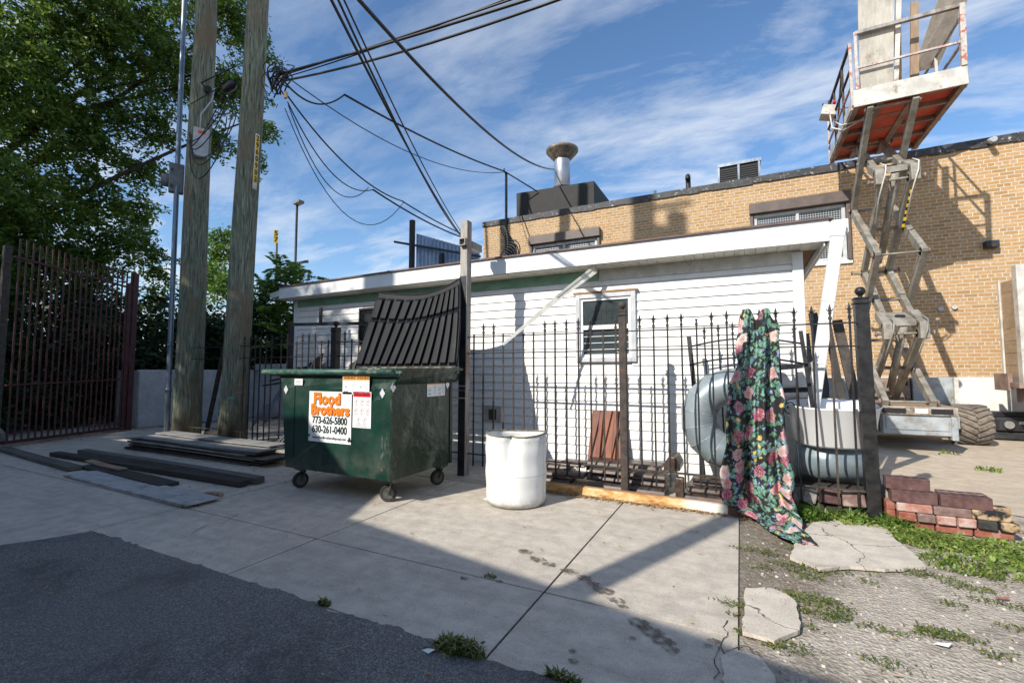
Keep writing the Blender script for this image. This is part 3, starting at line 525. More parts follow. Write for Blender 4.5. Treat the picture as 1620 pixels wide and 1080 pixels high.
for i, (px, h, r_, l) in enumerate(((1036, 6.35, .04, 'slim grey vent pipe on the roof, further from the rooftop condenser'), (1089, 6.55, .065, 'black hooded vent pipe on the roof, nearer the rooftop condenser'))):
    c = AY(px, 300, 13.0); b = MB(); b.tube([(c.x, 13, 5.5), (c.x, 13, h-.06), (c.x, 12.99, h), (c.x, 12.93, h+.02), (c.x, 12.88, h-.03), (c.x, 12.88, h-.1)] if i else [(c.x, 13, 5.5), (c.x, 13, h)], r_, 10); tag(b.build('vent_pipe', ['galv', 'blacksteel'][i]), l, 'vent pipe', 'vent pipes on the brick building roof')
b = MB(); c = AY(1060, 300, 12.9); b.lathe([(.3, 5.9), (.28, 6.03), (.1, 6.08), (0, 6.09)], (c.x-.3, 12.9, 0), 20); tag(b.build('roof_vent', 'blacksteel'), 'low black dome vent on the roof between the two vent pipes', 'vent')
o = thing('service_mast', 'tall black perforated mast clamped to the left of brick wall', 'mast', (-6.32, YB-.06, 2.8)); b = MB(); b.bb(-6.35, -6.29, YB-.09, YB-.03, 2.9, 7.42); b.build('pole', 'blacksteel', o); b = MB()
for k in range(22): b.box((-6.32, YB-.092, 5.95+k*.065), (.014, .003, .02))
b.build('hole', 'mesh', o); b = MB(); b.tube([(-6.32, YB-.09, 7.38), (-6.32, YB-.2, 7.42), (-6.32, YB-.2, 7.5)], .02, 6); b.build('hook', 'iron', o)
# corrugated screen behind the garage
o = thing('corrugated_screen', 'pale blue corrugated metal screen on black posts above garage roof', 'metal screen', (-6.5, 9, 2.8)); b = MB(); P = []
for zz in (0, 1):
    row = []
    for k in range(121):
        t = k/120; x = -7.27+1.75*t; hi = 4.78-.62*t; row.append((x, 9.1+t*.2+.03*math.sin(t*2*PI*16), 2.8 if zz == 0 else hi))
    P.append(row)
b.grid(P); b.build('corrugated_sheet', 'corr', o, solid=.002)
b = MB(); b.bb(-7.42, -7.31, 9, 9.1, 2.8, 5.12); b.build('post', 'blacksteel', o); b = MB(); b.bb(-6.49, -6.39, 9.0, 9.08, 2.8, 4.16); b.build('post', 'blacksteel', o)
b = MB(); b.bar((-7.9, 9.0, 4.62), (-5.4, 9.13, 3.98), .05); b.bar((-8.1, 9.0, 3.86), (-7.3, 9.0, 3.72), .05); b.build('rail', 'blacksteel', o)
b = MB()
for k in range(9): a_ = k*.13; b.tube([(-6.0+.02*k+.28*math.cos(t)*.6, 11.4+.1*k*.3, 4.9-.03*k+(.55-.02*k)*math.sin(t)) for t in np.linspace(-1.6+a_*.3, 2.1+a_*.2, 14)], .022, 6)
for k in range(8): b.tube([(-6.0+.25*math.cos(t)+.05*k, 11.3, 4.25+.06*k+.3*math.sin(t)) for t in np.linspace(-.9, 1.9, 9)], .018, 6)
tag(b.build('cable_coil', 'cable'), 'tangle of black cables coiled at the left corner of brick building', 'cable coil')
# ------------------------------------------------------------------ iron fence
def finial(b, x, y, z, full=True):
    b.box((x, y, z+.012), (.026, .026, .022)); b.box((x, y, z+.04), (.016, .016, .03)); b.box((x, y, z+.058), (.026, .026, .012))
    if full:
        b.lathe([(.004, .06), (.013, .085), (.009, .11), (0, .145)], (x, y, z), 6)
        for s_ in (-1, 1): b.tube([(x, y, z+.066), (x+s_*.016, y, z+.08), (x+s_*.026, y, z+.098), (x+s_*.029, y, z+.088)], .004, 4, rs=[.006, .005, .004, .002])
def picket(x, y, z0, z1, parent, kind, mt='iron', lean=0, name='picket'):
    b = MB(); b.bar((x+lean*.3, y, z0), (x, y, z1), .016)
    if kind == 'f': finial(b, x, y, z1)
    if kind == 'c': finial(b, x, y, z1, False)
    return b.build(name, mt, parent)
def ballpost(x, y, parent, w=.075, lean=.0, ztop=1.93, mt='iron'):
    b = MB(); b.bar((x+lean, y, 0), (x, y, ztop), w, w, (0, 1, 0)); b.box((x, y, ztop-.035), (w+.02, w+.02, .02)); b.box((x, y, ztop+.005), (w+.014, w+.014, .014))
    p = b.build('post', mt, parent, .004); b = MB(); b.lathe([(.02, .01), (.016, .03), (.022, .035), (.036, .05), (.042, .07), (.036, .092), (.02, .106), (0, .11)], (x, y, ztop), 14); b.build('ball_cap', mt, p)
def panel(label, x0, x1, marks, tilt=0, rails=(1.72, 1.515, .27), mat_='iron', z0=.13):
    o = thing('iron_fence_panel', label, 'iron fence', ((x0+x1)/2, YF, 0), 'panels of the iron fence')
    for r_ in rails: b = MB(); b.bar((x0, YF+.002, r_), (x1, YF-.002, r_+tilt), .026, .012, (0, 0, 1)); b.build('rail', 'rustiron' if r_ < .5 else mat_, o)
    for x, k in marks: picket(x, YF, z0+random.uniform(-.01, .01), 1.755+random.uniform(-.006, .006) if k != 's' else 1.735, o, k, 'rustiron' if k == 'n' or random.random() < .12 else mat_, random.uniform(-.02, .02))
    return o
fx = lambda px: AY(px, 525, YF).x
mk_ = lambda s_: [(fx(int(q[:-1])), q[-1]) for q in s_.split()]
# right of the middle post
o = panel('iron fence panel with floral cloth over it, between middle post and corner ball post', -1.08, .93, mk_('1012f 1034f 1056f 1078f 1102c 1126f 1150f 1176f 1202f 1228f 1257f 1285f 1314f 1345f'), 0)
ballpost(.97, 4.95, o, .1, .02, 1.93)
o = panel('iron fence panel between rusty square post and middle ball post, some spear tips missing', -3.08, -1.13, mk_('750n 765f 781f 796n 812n 828s 844n 862f 878f 896f 915f 934f 954n 974f'), 0)
ballpost(-1.11, YF-.03, o, .075, 0, 1.93, 'rustiron')
o = panel('iron fence panel behind the green dumpster, left of rusty square steel post', -5.36, -3.17, mk_('546f 557n 568n 580f 592f 604f 616n 628f 640f 652f 664f 676f 689f 702f 715f'), 0)
ballpost(-5.4, YF, o, .1, 0, 1.93)
panel('short iron fence panel left of the dumpster ball post, in front of garage end', -7.0, -5.44, mk_('470n 479f 489f 499f 509n 520n'), 0)
panel('shaded iron fence panel beside the utility poles, left of the garage', -9.1, -7.05, mk_('388f 397f 405f 413f 422f 431f 446f 456f'), 0)
# tall square post
o = thing('square_steel_post', 'tall rusty square steel post with short crossing tube near its top', 'steel post', (-3.12, YF, 0)); b = MB(); b.bar((-3.13, 4.90, 0), (-3.11, 4.90, 3.22), .105, .105, (0, 1, 0)); b.build('post', 'hpost', o, .004); b = MB(); b.bar((-3.134, 4.845, 0), (-3.12, 4.845, 2.5), .098, .003, (0, 1, 0)); b.build('dark_facing', 'blacksteel', o)  # thin dark facing darkens the front of the post below its top
b = MB(); cx, cz = -3.1, 2.93
for (x0, x1, z0, z1) in ((-.045, .045, .037, .045), (-.045, .045, -.045, -.037), (-.045, -.037, -.037, .037), (.037, .045, -.037, .037)): b.bb(cx-.005+x0, cx-.005+x1, 4.79, 5.22, cz+z0, cz+z1)
b.build('crossing_tube', 'hpost', o); b = MB(); b.bb(-3.178, -3.072, 4.843, 4.846, 1.1, 1.115); b.build('band', 'mesh', o)
# low dark pipe frame behind the fence
o = thing('pipe_frame', 'black square tube frame standing behind the fence at the garage left end', 'frame', (-6.2, 5.35, 0)); b = MB(); b.bar((-6.98, 5.35, 0), (-6.98, 5.35, 2.12), .07); b.bar((-6.98, 5.35, 2.1), (-5.2, 5.35, 2.04), .05); b.bar((-6.2, 5.3, 2.1), (-6.2, 5.3, 2.34), .05, .03); b.build('tube', 'blacksteel', o)
for i, (x, h) in enumerate(((-6.6, 1.6), (-5.75, 1.5))):
    b = MB(); b.prism([(x-.2, 5.3, 0), (x+.14, 5.3, 0), (x+.1, 5.62, h), (x-.12, 5.62, h-.1)], (0, .02, 0)); tag(b.build('scrap_sheet', ['plank3', 'plank2'][i]), ['dark sheet leaning on the garage wall near the black frame post', 'dark sheet leaning on garage wall beside the dumpster ball post'][i], 'scrap sheet', 'dark sheets leaning on the garage')
# arched gate leaf leaning behind the duct
o = thing('arched_gate', 'black iron gate leaf with arched rails leaning behind the grey duct', 'gate', (0, 5.45, 0))
b = MB(); b.bar((-.38, 5.30, .2), (-.5, 5.42, 1.68), .045); b.build('stile', 'iron', o); b = MB(); b.bar((.70, 5.32, .2), (.56, 5.42, 1.70), .035); b.build('stile', 'iron', o)
arc = lambda x: 1.60+.11*math.cos((x-.05)*2.3)
for dz in (0, -.2): b = MB(); b.tube([(x, 5.41, arc(x)-.07+dz) for x in np.linspace(-.47, .58, 12)], .010, 5); b.build('rail', 'iron', o)
for k in range(7): x = -.34+k*.14; picket(x, 5.41+.0, .3, arc(x)-.02, o, 'f', 'iron', .12)
b = MB(); b.tube([(.42+.055*math.cos(t)*(1-t/14), 5.2, .93+.07*math.sin(t)*(1-t/14)) for t in np.linspace(0, 9.5, 30)], .006, 5); b.build('scroll', 'iron', o)
for i, z_ in enumerate((1.33, 1.11)):
    b = MB(); b.bar((.12, 5.55, z_-.03), (.66, 5.5, z_+.0+.03*(1-i)), .05, .03, (0, 1, 0)); tag(b.build('angle_bar', ['byel', 'rustiron'][i] if 0 else ['hpost', 'rustiron'][i]), ['upper rusty angle bar lying across behind the floral cloth', 'lower dark angle bar lying across behind the floral cloth'][i], 'angle bar')
for i, (x, w_, h, t_) in enumerate(((.84, .09, 2.0, .05), (.97, .07, 1.96, .09), (1.08, .10, 1.9, .14), (.76, .06, 1.75, 0))):
    b = MB(); b.bar((x+t_+.06, 6.2, 0), (x-.02, 6.62, h), w_, .045, (0, 1, 0)); tag(b.build('leaning_beam', ['blacksteel', 'plank3', 'rustiron', 'plank2'][i]), ['tallest black beam leaning upright behind the white downspout', 'charred beam leaning upright, second of the group behind the downspout', 'wide dark brown beam leaning upright nearest the lift', 'short dark beam leaning upright against the garage corner'][i], 'beam', 'dark beams leaning behind the downspout')
# ------------------------------------------------------------------ duct, tub
rc, rt, zc, xc = .357, .180, .79, -.06; b = MB(); b2 = MB(); ang = np.linspace(R(98), R(262), 8); n = 28; rings = []
cen = lambda a: V((xc+rc*math.cos(a), 5.30, zc+rc*math.sin(a)))
pts = [cen(ang[0])+V((.25, 0, 0))]+[cen(a) for a in ang]+[cen(ang[-1])+V((.4, .0, 0))]
def ring(p, a, r_): rad = V((math.cos(a), 0, math.sin(a))); return [p+(rad*math.cos(2*PI*k/n)+V((0, 1, 0))*math.sin(2*PI*k/n))*r_ for k in range(n)]
angs = [R(90)]+list(ang)+[R(270)]; rg = [ring(p, a, rt) for p, a in zip(pts, angs)]
for i in range(len(rg)-1): b.smooth = True; b.add(rg[i]+rg[i+1], [(k, (k+1) % n, n+(k+1) % n, n+k) for k in range(n)])
b.smooth = False
o = thing('duct_elbow', 'big blue grey segmented duct elbow standing behind the fence', 'duct', (-.06, 5.3, .2)); b.build('elbow', 'duct', o)
for i in range(1, len(rg)-1): b2.tube(rg[i]+[rg[i][0]], .0045, 5, False)
b2.build('seam', 'seam', o); b = MB(); e_ = pts[-1]; b.tube([e_, e_+V((.02, 0, 0))], rt+.035, 28, True); b.build('flange', 'byel' if 0 else 'soffit', o)
o = thing('duct_pipe', 'blue grey round duct pipe lying under the white tub', 'duct', (.75, 5.3, .2)); b = MB(); b.tube([(.46, 5.32, .44), (1.02, 5.32, .44)], .185, 32, True); b.build('pipe', 'duct', o); b = MB(); b.tube([(.98, 5.32, .44), (1.0, 5.32, .44)], .19, 32, False); b.tube([(.47, 5.32, .44), (.485, 5.32, .44)], .19, 32, False); b.build('seam', 'seam', o)
b = MB(); b.bb(.3, 1.0, 5.15, 5.5, .2, .235); b.bb(.34, .42, 5.15, 5.5, 0, .2); b.bb(.88, .96, 5.15, 5.5, 0, .2); tag(b.build('support_frame', 'plank3'), 'low blackened support frame under the round duct pipe', 'support')
o = thing('white_tub', 'wide white enamel tub resting on the round duct behind the corner post', 'tub', (.78, 5.3, .6)); b = MB()
wp = lambda a, z: (abs(math.cos(a))**2.6+abs(math.sin(a))**2.25)**(-1/2.25)
TM = Matrix.Rotation(R(6), 3, 'X'); tz = lambda q: [(r_, z_-.8) for r_, z_ in q]; TC = (.77, 5.3, .80); b.lathe(tz([(0, .632), (.26, .632), (.30, .645), (.355, .985), (.37, .99), (.374, .98), (.36, .97), (.31, .635), (.285, .612), (.25, .605), (0, .605)]), TC, 48, 1.02, .86, TM, warp=wp); b.build('basin', 'tub', o)
b = MB(); b.lathe(tz([(.353, .986), (.362, .9935), (.371, .991)]), TC, 48, 1.02, .86, TM, warp=wp); b.build('rim', 'grime', o)
# ------------------------------------------------------------------ floral cloth
rows = [  # left px, y, right px, y, plane Y, fold depth
 (1176, 489, 1216, 487, 4.93, .02), (1170, 500, 1222, 500, 4.87, .025), (1167, 530, 1230, 525, 4.845, .03), (1164, 570, 1233, 560, 4.83, .03), (1154, 612, 1234, 600, 4.82, .035), (1151, 650, 1238, 640, 4.79, .045), (1146, 700, 1243, 690, 4.78, .05), (1142, 745, 1250, 735, 4.74, .055), (1143, 785, 1252, 772, 4.70, .06), (1162, 803, 1256, 795, 4.66, .05), (1186, 815, 1262, 812, 4.60, .04), (1203, 830, 1270, 828, 4.40, .025), (1225, 848, 1279, 842, 4.2, .02), (1246, 860, 1291, 858, 4.06, .012)]
nu, nv = 60, 110; P = []; UVs = []
def lerp_row(t):
    k = t*(len(rows)-1); i = min(int(k), len(rows)-2); f = k-i; f = f*f*(3-2*f)*.5+f*.5; return [rows[i][j]*(1-f)+rows[i+1][j]*f for j in range(6)]
for j in range(nv+1):
    t = j/nv; L_ = lerp_row(t); row = []
    for i in range(nu+1):
        s_ = i/nu; px = L_[0]+(L_[2]-L_[0])*s_; py = L_[1]+(L_[3]-L_[1])*s_
        if t < .12: py += (1-t/.12)*18*math.exp(-((s_-.5)/.16)**2)
        px += (2.2*math.sin(t*31+s_*3)+1.6*math.sin(t*57))*(abs(s_-.5)*2)**3*(1 if t > .05 else 0); py += 2.5*math.sin(s_*9+t*13)*(t > .1)
        p = AY(px, py, L_[4]); w_ = L_[5]
        p.y += 2.0*w_*(math.sin(s_*15+2.2*t+1)*.65+math.sin(s_*27-3*t)*.3+.25*math.sin(s_*8+t*7)+.2*math.sin(s_*41+t*9))-w_*1.2
        if .38 < t < .62: p.y -= .10*math.exp(-((t-.47-.13*(s_-.5)+.02*math.sin(s_*9))/.03)**2)*min(1, 3*s_)*(1.2-s_)   # rolled fold across the middle
        if p.z < .02: p.z = .02+.012*math.sin(s_*14+t*20)+.012
        row.append(p); wd_ = .22+.30*t; UVs.append(((s_-.5)*wd_*1.15+.04*math.sin(t*6), t*2.15))
    P.append(row)
UVs = []; vacc = 0.
for j in range(nv+1):
    if j: vacc += (P[j][nu//2]-P[j-1][nu//2]).length
    wdt = (P[j][nu]-P[j][0]).length
    for i in range(nu+1): UVs.append(((i/nu-.5)*wdt*1.35, vacc))
b = MB(); b.grid(P); b.uv = UVs; tag(b.build('floral_cloth', 'floral', None, solid=.004), 'black cloth printed with pink roses draped over the fence down to the ground', 'cloth')
b = MB(); P2 = []; UV2 = []
for j in range(13):
    row = []
    for i in range(21):
        s_ = i/20; t = j/12; p = AY(1176+(1216-1176)*s_, 489+(18*math.exp(-((s_-.5)/.16)**2)), 4.94); p.y += .05*t+.02*t; p.z -= .25*t*t+.02*t; row.append(p); UV2.append((s_*.25, -.3*t))
    P2.append(row)
b.grid(P2); b.uv = UV2; tag(b.build('cloth_back_fold', 'floral', None, solid=.003), 'short back flap of the rose cloth hanging behind the fence top', 'cloth')
# ------------------------------------------------------------------ rusty yellow curb
b = MB(); b.prism([(-2.3, 4.65, 0), (-2.3, 4.74, 0), (-2.3, 4.74, .09), (-2.3, 4.69, .10), (-2.3, 4.655, .085)], (2.25, -.05, 0)); tag(b.build('curb_rail', 'curb', None, .006), 'rusted yellow steel curb rail along the foot of the fence', 'curb rail')
# roof tiles stacked behind the fence
def tile(x0, x1, y0, z0, label, dep=.34, lip=True, mt='tile', yaw=0):
    b = MB(); t = .028; prof = [(y0, z0), (y0+dep, z0+.01), (y0+dep, z0+t+.01), (y0+.07, z0+t+.022), (y0+.03, z0+t+.024), (y0-.005, z0+t+.006), (y0-.02, z0+t-.018), (y0-.012, z0-.008)]
    b.prism([(x0, y, z) for y, z in prof], (x1-x0, yaw, 0)); o = b.build('roof_tile', mt, None, .007); return tag(o, label, 'roof tile', 'dark roof tiles stacked behind the fence')
nm_ = ['bottom', 'second', 'third', 'top']
for (x0, x1, n_, st) in ((-2.62, -1.78, 3, 'stack beside the white drum'), (-1.60, -.74, 4, 'stack right of the middle post')):
    for k in range(n_):
        dx = random.uniform(-.05, .05); tile(x0+dx, x1+dx+random.uniform(-.04, .02), 5.0+random.uniform(-.02, .04)+.05*k, .012+k*.068, '%s dark glazed roof tile of the %s' % (nm_[k if k < n_-1 else 3], st), mt='tile' if k != 1 else 'tile')
for k in range(3): tile(-.56+.05*k, .1-.03*k, 4.97+.03*k, .012+k*.07, '%s dark roof tile under the duct elbow' % ['bottom', 'middle', 'uppermost'][k])
tile(-1.92, -1.62, 5.12, .19, 'short tile piece lying between two tile stacks', .24); tile(-1.80, -1.60, 5.02, .09, 'broken tile end wedged between two tile stacks', .2)
b = MB(); b.prism([(-.74, 5.0, .27), (-.58, 5.0, .27), (-.58, 5.0, .33), (-.62, 5.0, .41), (-.69, 5.0, .41), (-.74, 5.0, .33)], (0, .35, 0)); b.bb(-.62, -.54, 4.93, 5.02, .0, .22); tag(b.build('ridge_tile', 'tile', None, .01), 'curved ridge tile standing at right end of second tile stack', 'ridge tile')
b = MB(); A, Bq = (-1.70, 5.50, .30), (-1.28, 5.50, .28); prof = [(0, 0), (.1, 0), (.115, -.035), (.15, -.04), (.165, 0), (.29, 0), (.305, -.035), (.34, -.04), (.355, 0), (.4, 0)]
P = [[(-1.70+u, 5.42+v_+.0, .10) for u, v_ in prof], [(-1.69+u*.97, 5.68+v_, .80) for u, v_ in prof]]; b.grid(P); b.sm = [False]*len(b.sm); tag(b.build('rusty_ribbed_panel', 'rust', None, solid=.012), 'rust red ribbed panel leaning against the white siding', 'ribbed panel')
# scrap under the tub
for i, (x, y, z_, s3, rz, mt, l) in enumerate(((.52, 5.02, .16, (.12, .1, .12), .5, 'stone', 'grey stone lump at the left of scrap under the tub'), (.70, 5.05, .17, (.20, .12, .12), .2, 'bjumbo', 'brown brick lying under the pipe beside the grey stone'), (.86, 4.99, .18, (.17, .1, .13), -.2, 'bdark', 'brown block near the corner post foot'), (.62, 5.1, .05, (.3, .14, .09), .1, 'plank3', 'charred wood offcut at the bottom of the scrap heap'), (.88, 5.08, .06, (.25, .16, .08), -.1, 'rustiron', 'dark metal lump behind the corner post foot'), (1.13, 5.14, .17, (.13, .16, .24), .35, 'stone', 'pale weathered block standing right of the corner post'), (1.08, 5.2, .04, (.3, .2, .07), .1, 'bdark', 'dark brick slab lying under the pale block'))):
    b = MB(); Mx = Matrix.Rotation(rz, 3, 'Z') @ Matrix.Rotation(rz*.5, 3, 'Y'); b.box((x, y, z_), s3, Mx); tag(b.build('scrap_block', mt, None, .012), l, 'scrap block')
# ------------------------------------------------------------------ brick pile
def brk(x, y, z_, l, mt, label, w_=.1, h=.06, rz=0, cored=0, tilt=0, group='bricks stacked by the corner post'):
    if 'corner post' in group: z_ *= 1.12; h *= 1.12
    o = thing('brick', label, 'brick', (x, y, z_), group) if cored else None
    b = MB(); Mx = Matrix.Rotation(rz, 3, 'Z') @ Matrix.Rotation(tilt, 3, 'X')
    if not cored:
        b.box((x, y, z_+h/2), (l, w_, h), Mx)
        for i in range(len(b.v)): q = b.v[i]; b.v[i] = (q[0]+random.uniform(-.004, .004), q[1]+random.uniform(-.004, .004), q[2]+random.uniform(-.002, .002))
        return tag(b.build('brick', mt, None, .007), label, 'brick', group)
    b.box((x, y, z_+h/2), (l, w_, h), Mx); b.build('brick_body', mt, o, .004); b = MB()
    for k in range(5):
        for q in (-1, 1):
            if w_ < .1 and q > 0: continue
            c = Mx @ V((-l/2+l*(k+.6)/5.2, q*w_*.24 if w_ >= .1 else 0, h/2+.0012)); u = Mx @ V((1, 0, 0)); v_ = Mx @ V((0, 1, 0)); nn = 12
            b.add([V((x, y, z_+h/2))+c+u*.021*math.cos(a)+v_*.010*math.sin(a) for a in np.linspace(0, 2*PI, nn, endpoint=False)], [tuple(range(nn))])
    b.build('core_hole', 'darkint', o); return o
px0 = 1.10; Y0 = 4.96
for k, (mt, l) in enumerate((('bred', 'left'), ('bred', 'middle'), ('bred', 'right'))): brk(px0+.16+k*.235, Y0, 0, .225, mt, 'bottom course red brick at the %s of the brick pile' % l)
for k, (mt, l) in enumerate((('bred', 'leftmost red header brick in second course of the pile'), ('bdark', 'grey header brick in the second course'), ('bpink', 'pinkish header brick in the second course'), ('bpink', 'pale red header brick left of blackened one'), ('bblack', 'blackened header brick in the second course'), ('byel', 'yellow brown header brick at right of second course'))): brk(px0+.10+k*.122, Y0+.02, .062, .112, mt, l, .21)
for k, (mt, l) in enumerate((('bpink', 'long pink mortar stained brick in third course'), ('bdark', 'long grey brown brick in third course'), ('byel', 'yellow brick with charred black face in third course'))): brk(px0+.15+k*.235, Y0-.02, .124, .228, mt, l)
for k, (mt, l) in enumerate((('bdark', 'grey brick at rear left of the pile third course'), ('byel', 'yellow brick at rear middle of the pile'), ('byel', 'orange yellow brick at rear right of the pile'))): brk(px0+.17+k*.26, Y0+.16, .122, .21, mt, l, rz=random.uniform(-.15, .15))
for k in range(3): brk(px0+.17+k*.25, Y0+.16, .06, .215, ['bred', 'bdark', 'bred'][k], 'rear second course brick, %s of three behind the pile front' % ['left', 'middle', 'right'][k])
for k in range(3): brk(px0+.17+k*.25, Y0+.16, .0, .215, ['bred', 'bdark', 'bred'][k], 'rear ground course brick, %s of three behind the pile front' % ['left', 'middle', 'right'][k])
brk(px0+.155, Y0-.01, .187, .295, 'bjumbo', 'long maroon cored brick at upper left of pile', .1, .085, cored=1)
brk(px0+.475, Y0-.01, .187, .31, 'bjumbo', 'long maroon cored brick at upper right of pile front', .1, .085, cored=1)
brk(px0+.49, Y0+.10, .187, .30, 'bdark', 'long brown cored brick behind the upper right one', .09, .085, cored=1)
brk(px0+.155, Y0+.10, .187, .28, 'bdark', 'grey brown brick behind the upper left maroon one', .1, .08)
brk(px0+.13, Y0+.04, .273, .29, 'bjumbo', 'topmost maroon cored brick crowning the pile', .09, .085, cored=1, tilt=.08)
for k, z_ in enumerate((.0, .06, .12)): brk(px0-.0, Y0+.06, z_, .06, 'bred', 'short red brick end at pile left side, %s' % ['lowest', 'middle', 'highest'][k], .21)
# bricks between the poles
for i, (x, y, z_, mt, rz) in enumerate(((-8.55, 5.05, 0, 'bred', .3), (-8.62, 5.08, .06, 'byel', .1), (-8.38, 5.1, .0, 'byel', -.5), (-8.4, 5.1, .065, 'bpink', -.2), (-8.7, 5.2, 0, 'bred', 1))): brk(x, y, z_, .21, mt, ['red brick at the bottom between the two poles', 'pale brick on top of red one between poles', 'pale brick beside the right pole foot', 'pinkish brick on top beside right pole foot', 'red brick turned sideways behind the pole bricks'][i], rz=rz, group='bricks between the poles')
# ------------------------------------------------------------------ white cut drum
o = thing('cut_drum', 'white plastic drum with folded in side standing on the pavement', 'drum', (-2.02, 4.13, 0)); b = MB()
cx, cy, rr = -2.03, 4.15, .30; nA, nZ = 72, 14
def dr(a, t):
    d = (a-R(282)+PI) % (2*PI)-PI; dent = (math.exp(-(d/.42)**2)*.085+math.exp(-(d/.16)**2)*.065)*max(0, min(1, (t-.25)/.75))**1.4+.012*math.exp(-((d-.75)/.22)**2)*t
    x = math.cos(a); return rr*(1-.06*(1-t)**6)+.004*math.sin(t*18)-dent
P = []
for j in range(nZ+1):
    t = j/nZ; P.append([(cx+dr(2*PI*i/nA, t)*math.cos(2*PI*i/nA), cy+dr(2*PI*i/nA, t)*math.sin(2*PI*i/nA), .012+.66*t+(.012*math.sin(2*PI*i/nA*2+1) if t > .99 else 0)) for i in range(nA)]+[None]); P[-1][-1] = P[-1][0]
b.grid(P); b.build('shell', 'drum', o, solid=.006)
b = MB(); b.tube([V(P[-1][i])+V((0, 0, .002)) for i in range(nA+1)], .008, 6, False); b.build('cut_rim', 'grime', o)
b = MB(); b.disc((cx, cy, .02), .28, n=36); b.build('base', 'drum', o)
b = MB(); b.add([(-2.36, 4.05, .008), (-2.2, 3.98, .012), (-2.17, 4.1, .02), (-2.3, 4.18, .03)], [(0, 1, 2, 3)]); tag(b.build('plastic_flap', 'drum', None, solid=.005), 'bent white plastic scrap beside the drum foot', 'plastic scrap')
# ------------------------------------------------------------------ dumpster
XL0, XL1, XR, YFR, YR, ZB, ZT = -4.53, -4.64, -3.04, 3.45, 4.45, .24, 1.24
o = dmp = thing('dumpster', 'dark green steel dumpster on casters with its black lid thrown open', 'dumpster', (-3.8, 3.95, 0))
b = MB(); t_ = .012
def plate(b, a, c, d, e, off): b.prism([a, c, d, e], off)
b.prism([(XL0, YFR, ZB), (XR, YFR, ZB), (XR, YFR, 1.12), (XR+.05, YFR+.03, 1.21), (XR+.05, YFR+.03, ZT), (XL1-.05, YFR+.03, ZT), (XL1+.02, YFR, 1.1)], (0, t_, 0))
b.prism([(XL0, YR, ZB), (XR, YR, ZB), (XR+.02, YR, ZT), (XL1, YR, ZT)], (0, t_, 0)); b.prism([(XL0, YFR+t_, ZB), (XL0, YR, ZB), (XL1, YR, ZT), (XL1-.05, YFR+t_+.03, ZT), (XL1+.02, YFR+t_, 1.1)], (t_, 0, 0)); b.bb(XL0, XR, YFR+t_, YR, ZB, ZB+t_)
for k in (-4.41, -3.2): b.bb(k-.003, k+.003, YFR-.004, YFR, ZB+.12, 1.16) if k < -4 else None
b.build('body', 'dump', o)
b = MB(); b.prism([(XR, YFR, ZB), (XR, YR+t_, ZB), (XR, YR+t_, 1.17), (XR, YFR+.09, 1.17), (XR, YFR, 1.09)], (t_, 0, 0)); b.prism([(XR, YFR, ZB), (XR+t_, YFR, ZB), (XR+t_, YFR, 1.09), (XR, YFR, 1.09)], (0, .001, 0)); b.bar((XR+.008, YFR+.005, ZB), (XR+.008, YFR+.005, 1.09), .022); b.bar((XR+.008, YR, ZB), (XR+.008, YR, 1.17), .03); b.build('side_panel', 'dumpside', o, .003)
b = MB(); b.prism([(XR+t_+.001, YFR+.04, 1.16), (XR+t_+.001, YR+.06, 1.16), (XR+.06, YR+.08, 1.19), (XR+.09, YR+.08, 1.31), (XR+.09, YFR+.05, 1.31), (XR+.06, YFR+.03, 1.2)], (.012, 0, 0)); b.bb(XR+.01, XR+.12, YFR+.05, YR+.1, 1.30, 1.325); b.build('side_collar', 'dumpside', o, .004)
b = MB(); b.tube([(-4.93, YFR-.015, 1.285), (-3.0, YFR-.015, 1.285)], .032, 12); b.bb(-4.85, -3.0, YFR-.0, YFR+.06, 1.245, 1.27); b.bar((-4.86, YFR+.02, 1.28), (-4.68, YR, 1.29), .05); b.bar((-4.72, YR+.02, 1.29), (XR+.1, YR+.02, 1.29), .05); b.build('rim', 'rim', o)
b = MB()
for k in range(9): x0 = -4.45+k*.165; b.tube([(x0, YR+.04, 1.335), (x0+.11, YR+.04, 1.335)], .011, 8)
b.tube([(-4.5, YR+.04, 1.335), (-2.93, YR+.04, 1.335)], .006, 6); b.build('hinge_rod', 'cap', o)
# casters
def caster(x, y, a, big=1):
    w = thing('x', None, None) if 0 else None
    b = MB(); b.bb(x-.07, x+.07, y-.07, y+.07, .205, .232); b.bb(x-.05, x+.05, y-.05, y+.05, .19, .205); u = V((math.cos(a), math.sin(a), 0)); n_ = V((-u.y, u.x, 0)); c = V((x, y, .085))-u*.03
    for s_ in (-1, 1): b.bar(c+n_*(.03*s_), V((x, y, .19))+n_*(.03*s_), .008, .07, n_)
    b.tube([c-n_*.036, c+n_*.036], .01, 8); f = b.build('caster', 'caster', o)
    b = MB(); b.tube([c-n_*.022, c-n_*.016, c+n_*.016, c+n_*.022], .08, 28, True, [.078, .085, .085, .078]); b.build('wheel', 'rubber', f); b = MB(); b.tube([c-n_*.0235, c+n_*.0235], .055, 20); b.build('wheel_hub', 'caster', f)
caster(-4.42, 3.60, 1.3); caster(-3.14, 3.60, .55); caster(-3.12, 4.38, 1.2); caster(-4.42, 4.38, .9)
